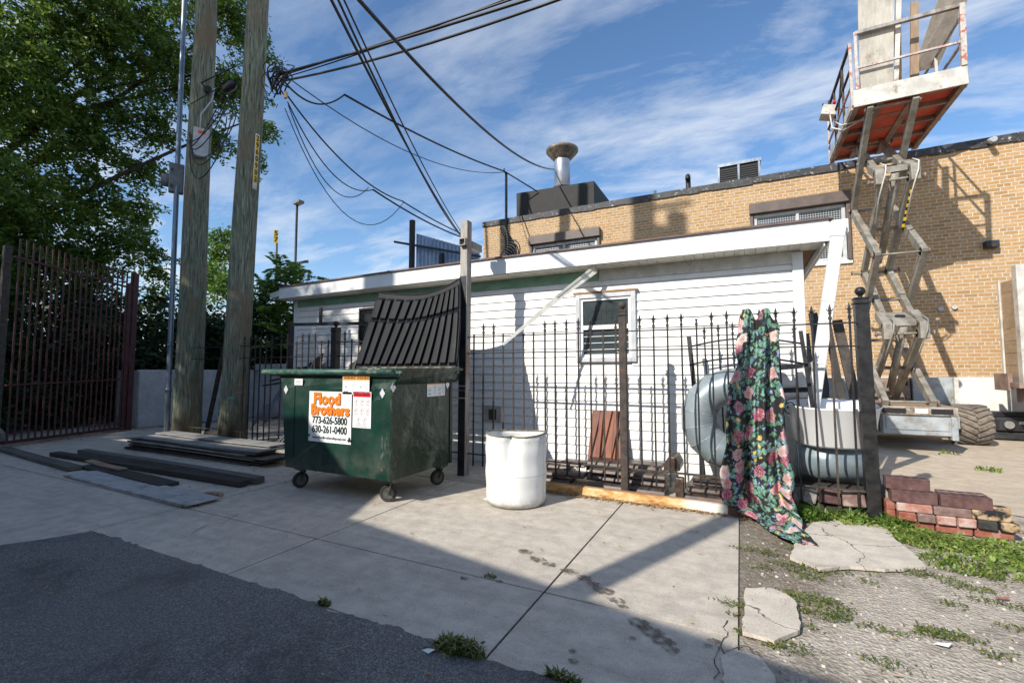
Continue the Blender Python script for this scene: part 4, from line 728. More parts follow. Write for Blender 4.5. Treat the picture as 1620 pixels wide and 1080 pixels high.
# lid
tp = [(600, 463), (622, 465), (650, 467), (672, 465), (690, 460), (705, 454), (718, 447), (728, 440)]; TP = [AY(px, py, 4.80+.05*(i/7)**2) for i, (px, py) in enumerate(tp)]
def at_(u): k = u*7; i = min(int(k), 6); return TP[i].lerp(TP[i+1], k-i)
B0, B1 = AY(562, 583, YR+.05), AY(722, 583, YR+.05); nr = 12; NU = nr*10; P = []
for j in range(31):
    v_ = j/30; row = []
    for i in range(NU+1):
        u = i/NU; q = B0.lerp(B1, u).lerp(at_(u), v_); f = (u*nr) % 1; rib = 0 if f < .21 or f > .99 else (1 if .29 < f < .91 else .5)
        env = 1 if .05 < v_ < .93 else 0; step = .35 if (.62 < v_ < .65 or .20 < v_ < .22) else 1
        q = q+V((.02*math.sin(v_*PI)*(u-.4), -.04*rib*env*step+.01*math.sin(v_*PI), 0)); row.append(q)
    P.append(row)
b = MB(); b.grid(P); b.sm = [False]*len(b.sm); b.build('lid', 'lid', o, solid=.006)
b = MB(); b.tube([P[0][0]]+[P[j][0] for j in range(3, 31, 3)]+[P[30][i] for i in range(10, NU+1, 10)]+[P[j][NU] for j in range(28, -1, -4)], .014, 6); b.build('lid_edge', 'lid', o)
# labels
def plate_label(c, w_, h, name, mt='white', u=(1, 0, 0), v_=(0, 0, 1), parent=dmp, t=.002): b = MB(); b.hexa(rect(c, u, v_, w_, h, t)); return b.build(name, mt, parent)
UX, UZ = V((1, 0, 0)), V((0, 0, 1)); yl = YFR-.003
def fp_(px, py): q = AY(px, py, yl); return q
c = V((-3.86, yl, .815)); W_, H_ = .62, .53
st = plate_label(c, W_, H_, 'company_sticker'); c = c+V((0, -.0025, 0))
for s_, dz, sz in (('Flood', .185, .165), ('Brothers', .070, .150)):
    sh = .04 if s_ == 'Flood' else .0
    text(s_, sz, c+V((-.045+.006 if s_ == 'Flood' else .006, 0, dz-.005)), UX, UZ+UX*.0, 'lblack', st, 'lettering', .003, 1.0 if s_ == 'Flood' else .98, lift=.0004, spacing=1.06, fat=.0095)
    text(s_, sz, c+V((-.045 if s_ == 'Flood' else 0, 0, dz)), UX, UZ, 'orange', st, 'lettering', .003, 1.0 if s_ == 'Flood' else .98, lift=.0014, spacing=1.06, fat=.0055)
text('773-626-5800', .105, c+V((0, 0, -.04)), UX, UZ, 'lblack', st, 'phone_number', .0015, .86, fat=.0022); text('630-261-0400', .105, c+V((0, 0, -.135)), UX, UZ, 'lblack', st, 'phone_number', .0015, .86, fat=.0022)
text('www.floodbrothersdisposal.com', .038, c+V((-.0, 0, -.218)), UX, UZ, 'lblack', st, 'web_address', .0006, .98)
b = MB()
for a in (90, 210, 330): b.disc(c+V((.29+.014*math.cos(R(a)), -.0015, -.22+.014*math.sin(R(a)))), .014, (0, -1, 0), 14)
b.bar(c+V((.29, -.0012, -.225)), c+V((.282, -.0012, -.25)), .006, .001, (0, 1, 0)); b.box(c+V((-.295, -.001, -.205)), (.02, .001, .03)); b.build('shamrock_mark', 'lblack', st)
def warn(c, u, s=1.):
    u = V(u); n_ = u.cross(UZ); w = plate_label(c, .30*s, .155*s, 'warning_sticker', 'white', u, UZ); e = c+n_*.0025
    for k in (-1, 1):
        b = MB(); b.hexa(rect(e+u*(k*.0755*s)+UZ*.058*s, u, UZ, .142*s, .036*s, .0008)); b.build('warning_band', 'worange', w)
        text('WARNING', .030*s, e+u*(k*.0755*s+.01)+UZ*.058*s+n_*.001, u, UZ, 'lblack', w, 'lettering', .0008, .98, lift=.0005)
    for k in (-1, 1):
        b = MB(); x = k*.0755-.035 if k < 0 else k*.0755-.02; cc = e+u*(x*s)-UZ*.012*s
        b.tube([cc+u*(.024*s*math.cos(a))+UZ*(.024*s*math.sin(a)) for a in np.linspace(0, 2*PI, 17)], .0012, 4, False); b.hexa(rect(cc-UZ*.003, u, UZ, .02*s, .012*s, .0005)); b.hexa(rect(cc-UZ*.042*s, u, UZ, .05*s, .01*s, .0005)); b.build('pictogram', 'lgrey', w)
        b = MB(); x = -.025 if k < 0 else .115
        for q in range(7): b.hexa(rect(e+u*(x*s)+UZ*((.028-q*.014)*s), u, UZ, (.045 if q % 3 else .03)*s, .0035*s, .0005))
        b.build('small_print', 'lgrey', w)
warn(fp_(563, 609), (1, 0, 0), 1.22)
pr = AX(690, 614, XR+t_+.003); warn(V((XR+t_+.003, pr.y, pr.z)), (0, 1, 0), 1.1)
c = fp_(572, 648)+V((.005, 0, 0)); w = plate_label(c, .245, .36, 'rules_sticker'); e = c+V((0, -.0025, 0)); b = MB(); b.hexa(rect(e+UZ*.15, UX, UZ, .23, .045, .0008)); b.build('red_band', 'lred', w); text('NOTICE NO DUMPING', .02, e+UZ*.15+V((0, -.0012, 0)), UX, UZ, 'lblack', w, 'lettering', .0004, 1.0)
b = MB(); bg = MB()
for r_ in range(3):
    for k in range(3 if r_ < 2 else 2):
        cc = e+UX*((-.078+.078*k) if r_ < 2 else (-.04+.08*k))+UZ*(.085-.092*r_); b.tube([cc+UX*.024*math.cos(a)+UZ*.024*math.sin(a) for a in np.linspace(0, 2*PI, 17)], .0014, 4, False); b.bar(cc+UX*.017+UZ*.017, cc-UX*.017-UZ*.017, .002, .001, (0, 1, 0)); bg.hexa(rect(cc+UX*random.uniform(-.003, .003), UX, UZ, .012, .02, .0006)); bg.hexa(rect(cc-UZ*.034, UX, UZ, .05, .004, .0006)); bg.hexa(rect(cc-UZ*.042, UX, UZ, .04, .003, .0006))
b.build('prohibition_ring', 'lred', w)
for k in range(2): bg.hexa(rect(e-UZ*(.153+.014*k), UX, UZ, .16, .005, .0006))
bg.build('pictogram', 'lgrey', w)
w = plate_label(fp_(472.5, 604), .13, .07, 'notice_sticker'); e = fp_(472.5, 604)+V((0, -.0025, 0)); b = MB()
for k in range(3): b.hexa(rect(e+UZ*(.014-.016*k), UX, UZ, .09-.02*(k == 1), .006, .0005))
b.build('small_print', 'lgrey', w)
for (px, py) in ((452.5, 616), (605, 622)):
    q = fp_(px, py); b = MB(); b.prism([q+V((-.035, 0, 0)), q+V((0, 0, -.05)), q+V((.035, 0, 0)), q+V((0, 0, .05))], (0, -.002, 0)); b.build('diamond_reflector', 'diamond', dmp)
for (px, py) in ((622, 613), (708, 608)):
    q = AX(px, py, XR+t_+.003); b = MB(); b.prism([q+V((0, -.04, 0)), q+V((0, 0, -.05)), q+V((0, .04, 0)), q+V((0, 0, .05))], (.002, 0, 0)); b.build('diamond_reflector', 'diamond', dmp)
b = MB(); random.seed(5)
for (px, py, w_, h) in ((604, 700, .012, .16), (604, 720, .02, .1), (613, 712, .012, .12), (612, 690, .006, .09), (599, 735, .015, .06), (603, 742, .03, .03), (592, 616, .03, .008), (601, 631, .05, .01), (609, 705, .006, .2)): q = fp_(px, py); b.add([q+V((random.uniform(-.5, .5)*w_+w_*.5*math.cos(a)*random.uniform(.6, 1.1), .0015, h*.5*math.sin(a)*random.uniform(.7, 1.1))) for a in np.linspace(0, 2*PI, 11)[:-1]], [tuple(range(10))])
b.build('paint_scrape', 'caster', dmp)
random.seed(21)
# ------------------------------------------------------------------ utility poles
pl = thing('utility_pole', 'weathered wooden utility pole, the left one, with a grey box strapped on', 'utility pole', (-9.4, 5.03, 0), 'wooden utility poles'); b = MB(); b.tube([(-9.4+.004*z_*math.sin(z_), 5.03, z_) for z_ in np.linspace(0, 13, 20)], .2, 28, True, [.235-.006*z_ for z_ in np.linspace(0, 13, 20)]); b.build('shaft', 'pole', pl)
T2 = AY(409, 0, 4.97); B2 = V((-7.93, 4.97, 0)); d2 = (T2-B2)/T2.z
pr_ = thing('utility_pole', 'leaning wooden utility pole, the right one, with yellow number strip', 'utility pole', tuple(B2), 'wooden utility poles'); b = MB(); b.tube([B2+d2*z_+V((.008*math.sin(z_*1.3), 0, 0)) for z_ in np.linspace(0, 13, 20)], .2, 28, True, [.215-.0055*z_ for z_ in np.linspace(0, 13, 20)]); b.build('shaft', 'pole', pr_)
def cyl_plate(axis, r_, angc, wdt, z0, z1, lean):   # plate bent round a pole; angc = facing direction
    P = []
    for z_ in np.linspace(z0, z1, 6):
        c = axis(z_); P.append([c+V((math.cos(angc+a), math.sin(angc+a), 0))*(r_) for a in np.linspace(-wdt/2/r_, wdt/2/r_, 7)])
    return P
ax2 = lambda z_: B2+d2*z_
camdir = math.atan2(-4.97, 7.7)
ac = camdir+R(38)
zz = [AX(401, y_, -7.6).z for y_ in (300, 212)]
b = MB(); P = cyl_plate(ax2, .193, ac, .085, zz[0], zz[1], 0); b.grid(P); ntag = b.build('number_strip', 'white', pr_, solid=.002)
b = MB(); b.grid(cyl_plate(ax2, .1955, ac, .068, zz[0]+.12, zz[1]-.02, 0)); b.build('yellow_field', 'yellow', ntag, solid=.001)
nn = V((math.cos(ac), math.sin(ac), 0)); uu = V((-nn.y, nn.x, 0)); L = zz[1]-zz[0]-.14
for k, ch in enumerate('2960903'): z_ = zz[1]-.02-L*(k+.5)/7; text(ch, L/7*1.05, ax2(z_)+nn*.1985, uu, UZ, 'lblack', ntag, 'digit', .001, .8, fat=.0035)
for (z_, cx_, mt, ww, hh) in ((.82, -.05, 'seam', .09, .03), (1.05, .06, 'boxlight', .1, .012), (.92, .07, 'boxlight', .09, .015)):
    b = MB(); b.grid(cyl_plate(ax2, .217, camdir+cx_*4, ww, z_, z_+hh, 0)); b.build('paint_mark', flat('teal_mark', (.12, .35, .3)) if mt == 'seam' else flat('faded_mark', (.22, .22, .22)), pr_)
# box on left pole
cd = math.atan2(-5.03, 9.4); n1 = V((math.cos(cd), math.sin(cd), 0)); u1 = V((-n1.y, n1.x, 0)); q = V((-9.4, 5.03, 0))+n1*.22
zb0, zb1 = 4.35, 4.95; kk = lambda y_: 1.3+(586-y_)*(-(-9.2)*.446+4.95*.893)/720*1.0
zb0, zb1 = kk(241), kk(194)
o = thing('terminal_box', 'light grey terminal box with an orange label on the left pole', 'terminal box', tuple(q+V((0, 0, zb0)))); Mx = Matrix((u1, -n1, UZ)).transposed(); b = MB(); b.box(q+n1*.05+u1*.02+V((0, 0, (zb0+zb1)/2)), (.25, .12, zb1-zb0), Mx); bx = b.build('box', 'boxlight', o, .012)
b = MB(); b.hexa(rect(q+n1*.112+u1*.03+V((0, 0, zb1-.09)), u1, UZ, .13, .06, .002)); lb = b.build('orange_label', 'orange', o); text('1001', .05, q+n1*.115+u1*.03+V((0, 0, zb1-.09)), u1, UZ, 'lred', lb, 'lettering', .001)
b = MB(); b.tube([q+n1*.04+V((0, 0, zb1)), q+n1*.03+V((0, 0, zb1+.3)), q+n1*.03+u1*.16+V((0, 0, zb1+.62)), q+u1*.2+V((0, 0, zb1+.9))], .014, 6); b.build('flex_conduit', 'boxlight', o)
# conduit with meter box
o = thing('conduit', 'grey steel conduit riser with meter socket standing beside the left pole', 'conduit', (-9.57, 4.78, 0)); p0 = G(263, 697); top = AY(292, 0, 4.95); dd = (top-p0)/top.z; P = [p0+dd*z_ for z_ in (0, 1, 2, 4, 8, 13)]
b = MB(); b.tube(P, .045, 12); b.build('pipe', 'galv', o); zc_ = kk(274); pc = p0+dd*(zc_+.1)
b = MB(); b.box(pc+V((-.02, 0, -.02)), (.24, .14, .58), Mx); mb = b.build('meter_box', 'boxgrey', o, .015); b = MB(); b.tube([pc+V((-.12, -.05, -.07))-u1*.0, pc+V((-.12, -.05, -.07))-u1*.15], .12, 20); b.build('meter', 'boxgrey', mb); b = MB()
for dz in (-.2, .12): b.box(pc+n1*.09-u1*.08+V((0, 0, dz)), (.03, .02, .05), Mx)
b.build('latch', 'blacksteel', mb); b = MB(); b.tube([p0+dd*.9, p0+dd*.98], .052, 12); b.build('coupling', 'galv', o); b = MB(); b.tube([p0+dd*1.75, p0+dd*1.8], .052, 12); b.build('coupling', 'galv', o)
# bracket between poles
b = MB(); zz_ = kk(122); b.tube([V((-9.4, 5.03, zz_))+n1*.22+u1*.08, V((-9.1, 4.85, zz_+.02)), V((-8.05, 4.85, zz_+.02))], .014, 6); b.tube([V((-9.4, 5.03, zz_-.05))+n1*.2+u1*.1, V((-9.4, 5.03, zz_-.05))+n1*.34+u1*.1], .06, 10); b.tube([V((-9.35, 4.82, zz_-.35)), V((-8.1, 4.82, zz_-.25))], .01, 6); tag(b.build('cable_bracket', 'iron'), 'thin iron strand and insulator joining the two utility poles', 'bracket')
b = MB(); b.tube([(-8.28, 4.80, zz_-.42), (-8.22, 4.80, zz_-.40), (-8.02, 4.80, zz_-.36), (-7.94, 4.8, zz_-.34)], .07, 10, True, [.03, .075, .075, .04]); tag(b.build('splice_case', 'cable'), 'black cable splice case hanging on the left of the right pole', 'splice case')
# ------------------------------------------------------------------ wires
def wire(a, c, sag, r_=.012, label=None, n=18, grp='overhead cables', side=0.):
    a, c = V(a), V(c); pts = [a.lerp(c, t)-V((-side*4*t*(1-t), 0, sag*4*t*(1-t))) for t in np.linspace(0, 1, n)]; b = MB(); b.tube(pts, r_, 6)
    return tag(b.build('cable', 'cable'), label, 'cable', grp)
node = AY(437, 118, 4.95); nod2 = AY(455, 152, 4.95)
for i, (px, py, Y, dy, sg, r_) in enumerate(((825, -2, 4.4, 0, .05, .02), (800, -2, 4.5, .04, .03, .014), (770, 0, 4.6, .07, .08, .01), (835, -3, 4.3, -.04, .14, .018))):
    e = AY(px, py, Y); d_ = e-node; wire(node+V((.02*i, 0, -.05*i)), e+d_*.35, sg, r_, ['thick cable rising from the right pole to the upper right, topmost of bundle', 'second cable of the bundle rising to the upper right', 'thin cable of the bundle rising to the upper right', 'lowest sagging cable of the bundle rising to the upper right'][i])
hub = V((-6.15, 11.5, 4.9))
for i, (px, ex, sg, r_) in enumerate(((527, 738, .1, .026), (541, 742, .16, .02), (548, 746, .12, .016))):
    s0 = AY(px, -6, 3.0); e = AY(ex-4, 383 if i else 378, 11.3); wire(s0+(s0-e)*.1, e, sg*2.2, r_*(.62), ['steep cable dropping from top of photo to the steel post, left of three', 'steep twisted cable dropping to the steel post, middle of three', 'steep cable dropping to the steel post, right of three'][i], 24)
s0 = AY(585, -4, 3.5); e = AY(876, 268, 13.6); wire(s0+(s0-e)*.1, e, .5, .022, 'single cable running from the top of photo down to the exhaust stack', 24)
mt_ = V((-6.32, YB-.2, 7.42)); n3 = AY(545, 150, 6.3); wire(node+V((.05, 0, 0)), n3, .35, .016, 'looped cable from the pole to the splice on the mast line'); wire(n3, mt_, .12, .022, 'cable from the splice on to the black roof mast'); wire(node+V((.1, 0, .02)), mt_+V((0, 0, -.03)), .55, .010, 'thin cable sagging beside the mast line from pole to roof mast'); wire(mt_, AY(850, 303, 12.95), .0, .02, 'short cable from the black mast to the black roof curb')
jn = AY(636, 318, 8.0); e = AY(738, 378, 11.3)
wire(nod2, jn, .30, .014, 'upper cable of the low bundle from pole toward the steel post'); wire(nod2+V((0, 0, -.1)), AY(590, 300, 7.5), .50, .011, 'second cable of the low bundle from the pole'); wire(AY(590, 300, 7.5), e, .1, .02, 'twisted lower cable meeting the steel post top'); wire(nod2+V((.02, 0, -.16)), AY(583, 297, 7.4), .75, .009, 'thin cable in the middle of low bundle'); wire(jn, e+V((0, 0, .1)), .05, .016, 'short twisted cable ending behind the steel post'); wire(nod2+V((-.06, 0, -.2)), jn+V((0, .05, -.02)), 1.15, .008, 'lowest deeply sagging thin cable of the low bundle')
b = MB(); random.seed(4)
for k in range(13):
    c = node+V((random.uniform(-.05, .22), random.uniform(-.08, .08), random.uniform(-.25, .12))); ra, rb = random.uniform(.1, .26), random.uniform(.1, .24); a0 = random.uniform(0, 6)
    b.tube([c+V((ra*math.cos(a), .05*math.sin(a*2), rb*math.sin(a))) for a in np.linspace(a0, a0+random.uniform(3.5, 6.6), 18)], random.choice((.008, .012, .016)), 5)
for k in range(6): c = node+V((random.uniform(0, .3), 0, random.uniform(-.3, .05))); b.tube([c, c+V((random.uniform(-.2, .25), 0, random.uniform(-.2, .15)))], .012, 5)
tag(b.build('cable_tangle', 'cable'), 'tangled knot of black cable loops tied at the right pole', 'cable tangle')
b = MB(); c = nod2+V((.02, -.05, -.02)); b.box(c, (.07, .04, .11)); b.box(c+V((-.12, 0, .35)), (.05, .03, .04)); tag(b.build('cable_tag', 'stud', None, .008), 'small orange tag tied in the cable tangle', 'cable tag')
b = MB()
for k in range(6):
    c0 = V((-9.28+.03*(k % 3), 4.78, zb0+.3+.05*(k % 4))); c3 = V((-8.3+.09*k, 4.78, zz_-.45-.25*(k % 3))); sg = (.35, .5, .9, .42, 1.25, .7)[k]; pts = [c0.lerp(c3, t*t*(3-2*t))-V((0, 0, sg*4*t*(1-t)*(1-.5*t))) for t in np.linspace(0, 1, 16)]; b.tube(pts, .010, 5)
tag(b.build('drop_cables', 'cable'), 'black drop cables looping between the terminal box and right pole', 'cable')
# ------------------------------------------------------------------ scissor lift
SL = thing('scissor_lift', 'tall raised scissor lift with grey arms and chipped white platform', 'scissor lift', (2.7, 10.2, 0))
XO0, XO1, XI0, XI1, YN, YFa = 2.10, 2.70, 2.22, 2.60, 9.42, 10.95; LZ = [.80, 1.90, 3.22, 4.46, 5.74]
def arm(x, ya, za, yb, zb, w_=.085, h=.145, mt='liftgrey'):
    b = MB(); a, c = V((x, ya, za)), V((x, yb, zb)); d = (c-a).normalized(); b.bar(a-d*.06, c+d*.06, w_, h, (1, 0, 0) if 0 else (0, 0, 1)); return b.build('scissor_arm', mt, SL, .008)
for k in range(4):
    near_out = (k % 2 == 0)   # joint k outer near
    for s_ in (0, 1):
        xo = (XO0, XO1)[s_]; xi = (XI0, XI1)[s_]
        lo, hi = (xo, xi) if near_out else (xi, xo)
        arm(lo, YN, LZ[k], YFa, LZ[k+1]-.02)                 # from the near joint up to the far one
        arm(hi, YFa, LZ[k]-.02 if k else LZ[k], YN, LZ[k+1])
def ctube(a_, c_, r_): b = MB(); b.tube([a_, c_], r_, 10); b.build('cross_tube', 'liftgrey', SL)
for k in range(4): ym, zm_ = (YN+YFa)/2, (LZ[k]+LZ[k+1])/2; ctube((XO0-.06, ym, zm_), (XO1+.06, ym, zm_), .03)
for k in range(5): ctube((XO0-.03, YFa, LZ[k]-.02), (XO1+.03, YFa, LZ[k]-.02), .028); ctube((XO0-.06, YN, LZ[k]), (XO1+.06, YN, LZ[k]), .02 if k != 2 else .015)
for k in (1, 3):    # yokes with a lifting hole
    z_ = LZ[k]; b = MB(); x0, x1 = 2.16, 2.62
    b.hexa([V(q) for q in ((x0+.06, YN-.02, z_+.12), (x1-.06, YN-.02, z_+.12), (x1-.1, YN+.42, z_+.30), (x0+.1, YN+.42, z_+.30), (x0+.06, YN-.02, z_+.22), (x1-.06, YN-.02, z_+.22), (x1-.1, YN+.42, z_+.40), (x0+.1, YN+.42, z_+.40))])
    for x in (x0, x1): b.bar((x, YN+.34, z_+.36), (x, YN-.08, z_+.12), .12, .13, (0, 0, 1)); b.bar((x, YN-.08, z_+.17), (x, YN-.09, z_-.1), .12, .14, (0, 1, 0))
    y = b.build('yoke', 'liftgrey', SL, .01); b = MB(); c = V(((x0+x1)/2, YN+.14, z_+.302-.005)); b.lathe([(.07, -.01), (.07, .012), (.05, .012), (.05, -.02)], c, 20, 1, .8, Matrix.Rotation(R(22), 3, 'X')); b.disc(c+V((0, 0, .006)), .055, (0, -.38, 1)); b.build('lifting_hole', 'darkint', y)
    b = MB(); b.tube([(2.40, YN+.02, z_+.12), (2.41, YFa-.45, z_-1.02)], .055, 16); b.build('cylinder', 'liftgrey', SL); b = MB(); b.tube([(2.40, YFa-.55, z_-.92), (2.40, YFa-.25, z_-1.12)], .05, 14); b.build('piston_rod', 'chrome', SL)
b = MB(); b.bar((2.58, YN-.05, LZ[3]-.2), (2.55, YN+.4, LZ[3]-.75), .035, .01, (0, 1, 0)); b.build('hazard_bar', 'blacksteel', SL); b = MB()
for k in range(6): t = k/6+.04; p_ = V((2.58, YN-.058, LZ[3]-.2)).lerp(V((2.55, YN+.392, LZ[3]-.75)), t); b = MB(); b.bar(p_, p_+V((0, .035, -.045)), .037, .012, (0, 1, 0)); b.build('hazard_stripe', 'yellow', SL)
for x in (2.2, 2.62):   # hoses
    for k in (1, 3): b = MB(); z_ = LZ[k]; b.tube([(x, YN-.02, z_+.3), (x+.04, YN-.16, z_+.2), (x+.02, YN-.19, z_+.05), (x-.02, YN-.18, z_-.1), (x-.05, YN-.05, z_-.3), (x-.04, YN+.3, z_-.62)], .011, 6); b.build('hose', 'liftgrey' if k == 1 else 'soffit', SL)
for k in range(5):
    for x, y_ in ((XO0-.065, YN), (XO1+.065, YN), (XO0-.065, YFa), (XO1+.065, YFa)): b = MB(); b.tube([(x-.012, y_, LZ[k]), (x+.012, y_, LZ[k])], .045, 14); b.tube([(x-.02, y_, LZ[k]), (x+.02, y_, LZ[k])], .018, 8); b.build('pin', 'liftdark', SL)
# platform
PX0, PX1, PY0, PY1, PZ = 1.87, 3.33, 9.33, 11.7, 5.78; b = MB(); b.bb(PX0+.03, PX1-.03, PY0+.02, PY1-.02, PZ+.09, PZ+.12); b.build('platform_floor', 'liftred', SL)
b = MB()
for x in (PX0+.04, PX1-.04): b.bb(x-.04, x+.04, PY0+.02, PY1, PZ, PZ+.09)
for x in (2.25, 2.7): b.bb(x-.05, x+.05, PY0+.05, PY1-.05, PZ+.01, PZ+.09)
for y in (9.38, 9.9, 10.45, 11.0, 11.62): b.bb(PX0+.08, PX1-.08, y-.03, y+.03, PZ+.02, PZ+.088)
b.build('platform_frame', 'liftdark', SL); b = MB()
b.bb(2.3, 2.65, 9.5, 11.2, PZ+.03, PZ+.06); b.build('cross_plate', 'liftred', SL)
b = MB(); b.bb(PX0, PX1, PY0-.012, PY0+.012, PZ+.0, PZ+.3); b.bb(PX0-.012, PX0+.012, PY0+.012, PY1, PZ+.05, PZ+.2); b.bb(PX1-.012, PX1+.012, PY0+.012, PY1, PZ+.05, PZ+.25); b.bb(PX0, PX1, PY1-.01, PY1+.01, PZ+.05, PZ+.2); b.build('toe_board', 'liftlight', SL, .004)
def rail_bar(pts, r_=.022, mt='railrust'): b = MB(); [b.bar(pts[i], pts[i+1], r_*2, r_*2) for i in range(len(pts)-1)]; return b.build('guard_rail', mt, SL, .004)
ZR = 7.08; rail_bar([(PX0+.06, PY0, PZ+.3), (PX0+.06, PY0, ZR+.02)]); rail_bar([(PX1-.04, PY0, PZ+.3), (PX1-.02, PY0, ZR+.02)], .035); rail_bar([(PX0+.06, PY0, ZR), (PX1-.02, PY0, ZR)], .03, 'hpost'); rail_bar([(PX0+.06, PY0, PZ+.68), (PX1-.04, PY0, PZ+.70)], .018)
rail_bar([(PX0, PY0+.1, PZ), (PX0, PY0+.1, ZR-.1)], .022); rail_bar([(PX0, PY0+.1, ZR-.12), (PX0, PY1, ZR-.12)], .022, 'rustiron'); rail_bar([(PX0, PY0+.1, PZ+.75), (PX0, PY1, PZ+.75)], .018, 'rustiron'); rail_bar([(PX0, PY0+.1, PZ+.45), (PX0, PY1, PZ+.45)], .016, 'railrust')
for y in (10.1, 10.9, 11.65): rail_bar([(PX0, y, PZ), (PX0, y, ZR-.12)], .018, 'railrust' if y > 11 else 'rustiron')
rail_bar([(PX0, 10.1, ZR-.12), (PX0, 10.9, PZ+.1)], .014, 'rustiron')
for z_ in (ZR-.12, PZ+.75): rail_bar([(PX1, PY0+.1, z_), (PX1, PY1, z_)], .018, 'hpost'); rail_bar([(PX0, PY1, z_), (PX1, PY1, z_)], .018, 'hpost')
for y in (9.45, 10.5, 11.65): rail_bar([(PX1, y, PZ), (PX1, y, ZR-.12 if y > 9.5 else ZR)], .02, 'liftlight')
b = MB(); b.box((PX0-.1, 10.95, PZ+.78), (.26, .3, .2), Matrix.Rotation(.3, 3, 'Y')); cb = b.build('control_box', 'liftlight', SL, .01); b = MB(); b.tube([(PX0-.1, 10.85, PZ+.88), (PX0-.1, 10.85, PZ+.98)], .02, 8); b.tube([(PX0-.15, 11.0, PZ+.86), (PX0-.18, 11.0, PZ+1.02)], .015, 8); b.build('joystick', 'lblack', cb); b = MB(); b.tube([(PX0-.02, 10.8, PZ+.88), (PX0-.02, 10.8, PZ+.93)], .03, 10); b.build('stop_button', 'lred', cb)
b = MB(); b.tube([(PX0-.1, 10.8, PZ+.66), (PX0-.14, 10.4, PZ+.2), (PX0-.02, 10.1, PZ-.02), (PX0+.15, 9.8, PZ-.04), (2.2, 9.6, PZ-.02)], .014, 6); b.tube([(PX0-.05, 10.6, PZ+.4), (PX0-.07, 10.0, PZ+.04), (PX0+.2, 9.7, PZ-.08), (2.2, 9.62, PZ+.0), (2.15, 9.9, PZ-.05)], .012, 6); b.build('cable', 'soffit', SL)
# boards standing in the platform
def board(x0, x1, y0, top, xs0, xs1, mt, l, th=.02, y1=None):
    b = MB(); y1 = y0 if y1 is None else y1; b.prism([(x0, y0, PZ+.12), (x1, y0, PZ+.12), (xs1, y1, top), (xs0, y1, top)], (0, th, 0)); tag(b.build('board', mt), l, 'board', 'boards standing in the lift platform')
board(1.98, 2.42, 9.42, 8.6, 2.02, 2.56, 'plyup', 'wide grey plywood sheet standing at the left of the lift platform', y1=9.36); board(2.44, 2.50, 9.46, 8.6, 2.60, 2.68, 'liftlight', 'narrow white edged board right behind the left plywood sheet', y1=9.4); board(2.50, 2.59, 9.60, 7.3, 2.54, 2.63, 'stud', 'short fresh yellow stud beside left plywood sheet', .04); board(2.70, 2.82, 9.62, 7.55, 2.78, 2.88, 'stud2', 'brown stud standing in the middle of the lift platform', .04); b = MB(); p0_, p1_ = AY(1443, 116, 10.75), AY(1484, 106, 10.75); q0_, q1_ = AY(1487, -10, 9.95), AY(1540, -20, 9.95); k_ = 2.0; n_ = V((0, .02, .01)); b.hexa([p0_, p1_, p1_+n_, p0_+n_, p0_+(q0_-p0_)*k_, p1_+(q1_-p1_)*k_, p1_+(q1_-p1_)*k_+n_, p0_+(q0_-p0_)*k_+n_]); tag(b.build('board', 'plyup'), 'wide grey plywood sheet leaning at the right of the lift platform', 'board', 'boards standing in the lift platform')
# chassis
b = MB(); b.bb(2.06, 2.94, 9.4, 11.9, .28, .60); ch = b.build('chassis', 'liftblue', SL, .012); b = MB(); b.bb(2.10, 2.88, 9.385, 9.40, .36, .57); b.build('front_plate', 'liftblue', ch, .004)
b = MB(); b.bb(2.0, 2.98, 9.36, 11.9, .66, .73); b.bb(2.0, 2.98, 9.36, 9.40, .60, .66); b.build('deck', 'deckrim', SL, .004); b = MB(); b.bb(2.02, 2.96, 9.45, 11.85, .732, .74); b.build('deck_top', 'stud2', SL)
b = MB(); b.bb(2.05, 2.35, 9.352, 9.359, .62, .70); b.bb(2.66, 2.92, 9.352, 9.359, .62, .70); b.build('slot', 'darkint', SL); b = MB(); b.bb(2.46, 2.62, 9.35, 9.358, .63, .70); b.build('plate_label', 'white', SL)
b = MB(); b.bb(2.9, 2.98, 9.38, 9.5, .22, .66); b.bb(1.5, 2.05, 9.6, 11.8, .3, .72); b.build('outrigger', 'liftblue', SL, .01)
b = MB(); b.bb(2.98, 3.12, 10.6, 11.1, .4, .5); b.bb(3.0, 3.36, 10.5, 10.62, .3, .52); b.bb(3.1, 3.36, 10.56, 10.95, .30, .33); b.tube([(2.96, 10.7, .42), (3.2, 10.7, .42)], .09, 14); b.tube([(3.1, 10.85, .36), (3.55, 10.85, .36)], .08, 12); b.build('axle_housing', 'liftblue', SL, .008)
b = MB(); b.bb(2.92, 3.5, 11.15, 11.9, .45, 1.17); eng = b.build('engine_cabinet', 'liftblue', SL, .012); b = MB(); b.bb(3.5, 3.56, 11.1, 11.9, .45, 1.18); b.build('cabinet_edge', 'liftlight', eng)
b = MB(); b.bb(2.35, 2.9, 11.2, 11.9, .75, 1.15); b.tube([(2.55, 11.15, .95), (2.55, 11.3, .95)], .17, 20); b.build('engine', 'liftdark', SL, .01); b = MB(); b.bb(2.62, 2.72, 11.19, 11.198, 1.02, 1.09); b.bb(2.76, 2.86, 11.19, 11.198, 1.02, 1.09); b.build('engine_vent', 'darkint', SL)
b = MB(); b.bb(1.15, 2.0, 11.0, 11.9, .35, 1.15); b.build('battery_box', 'liftblue', SL, .012)
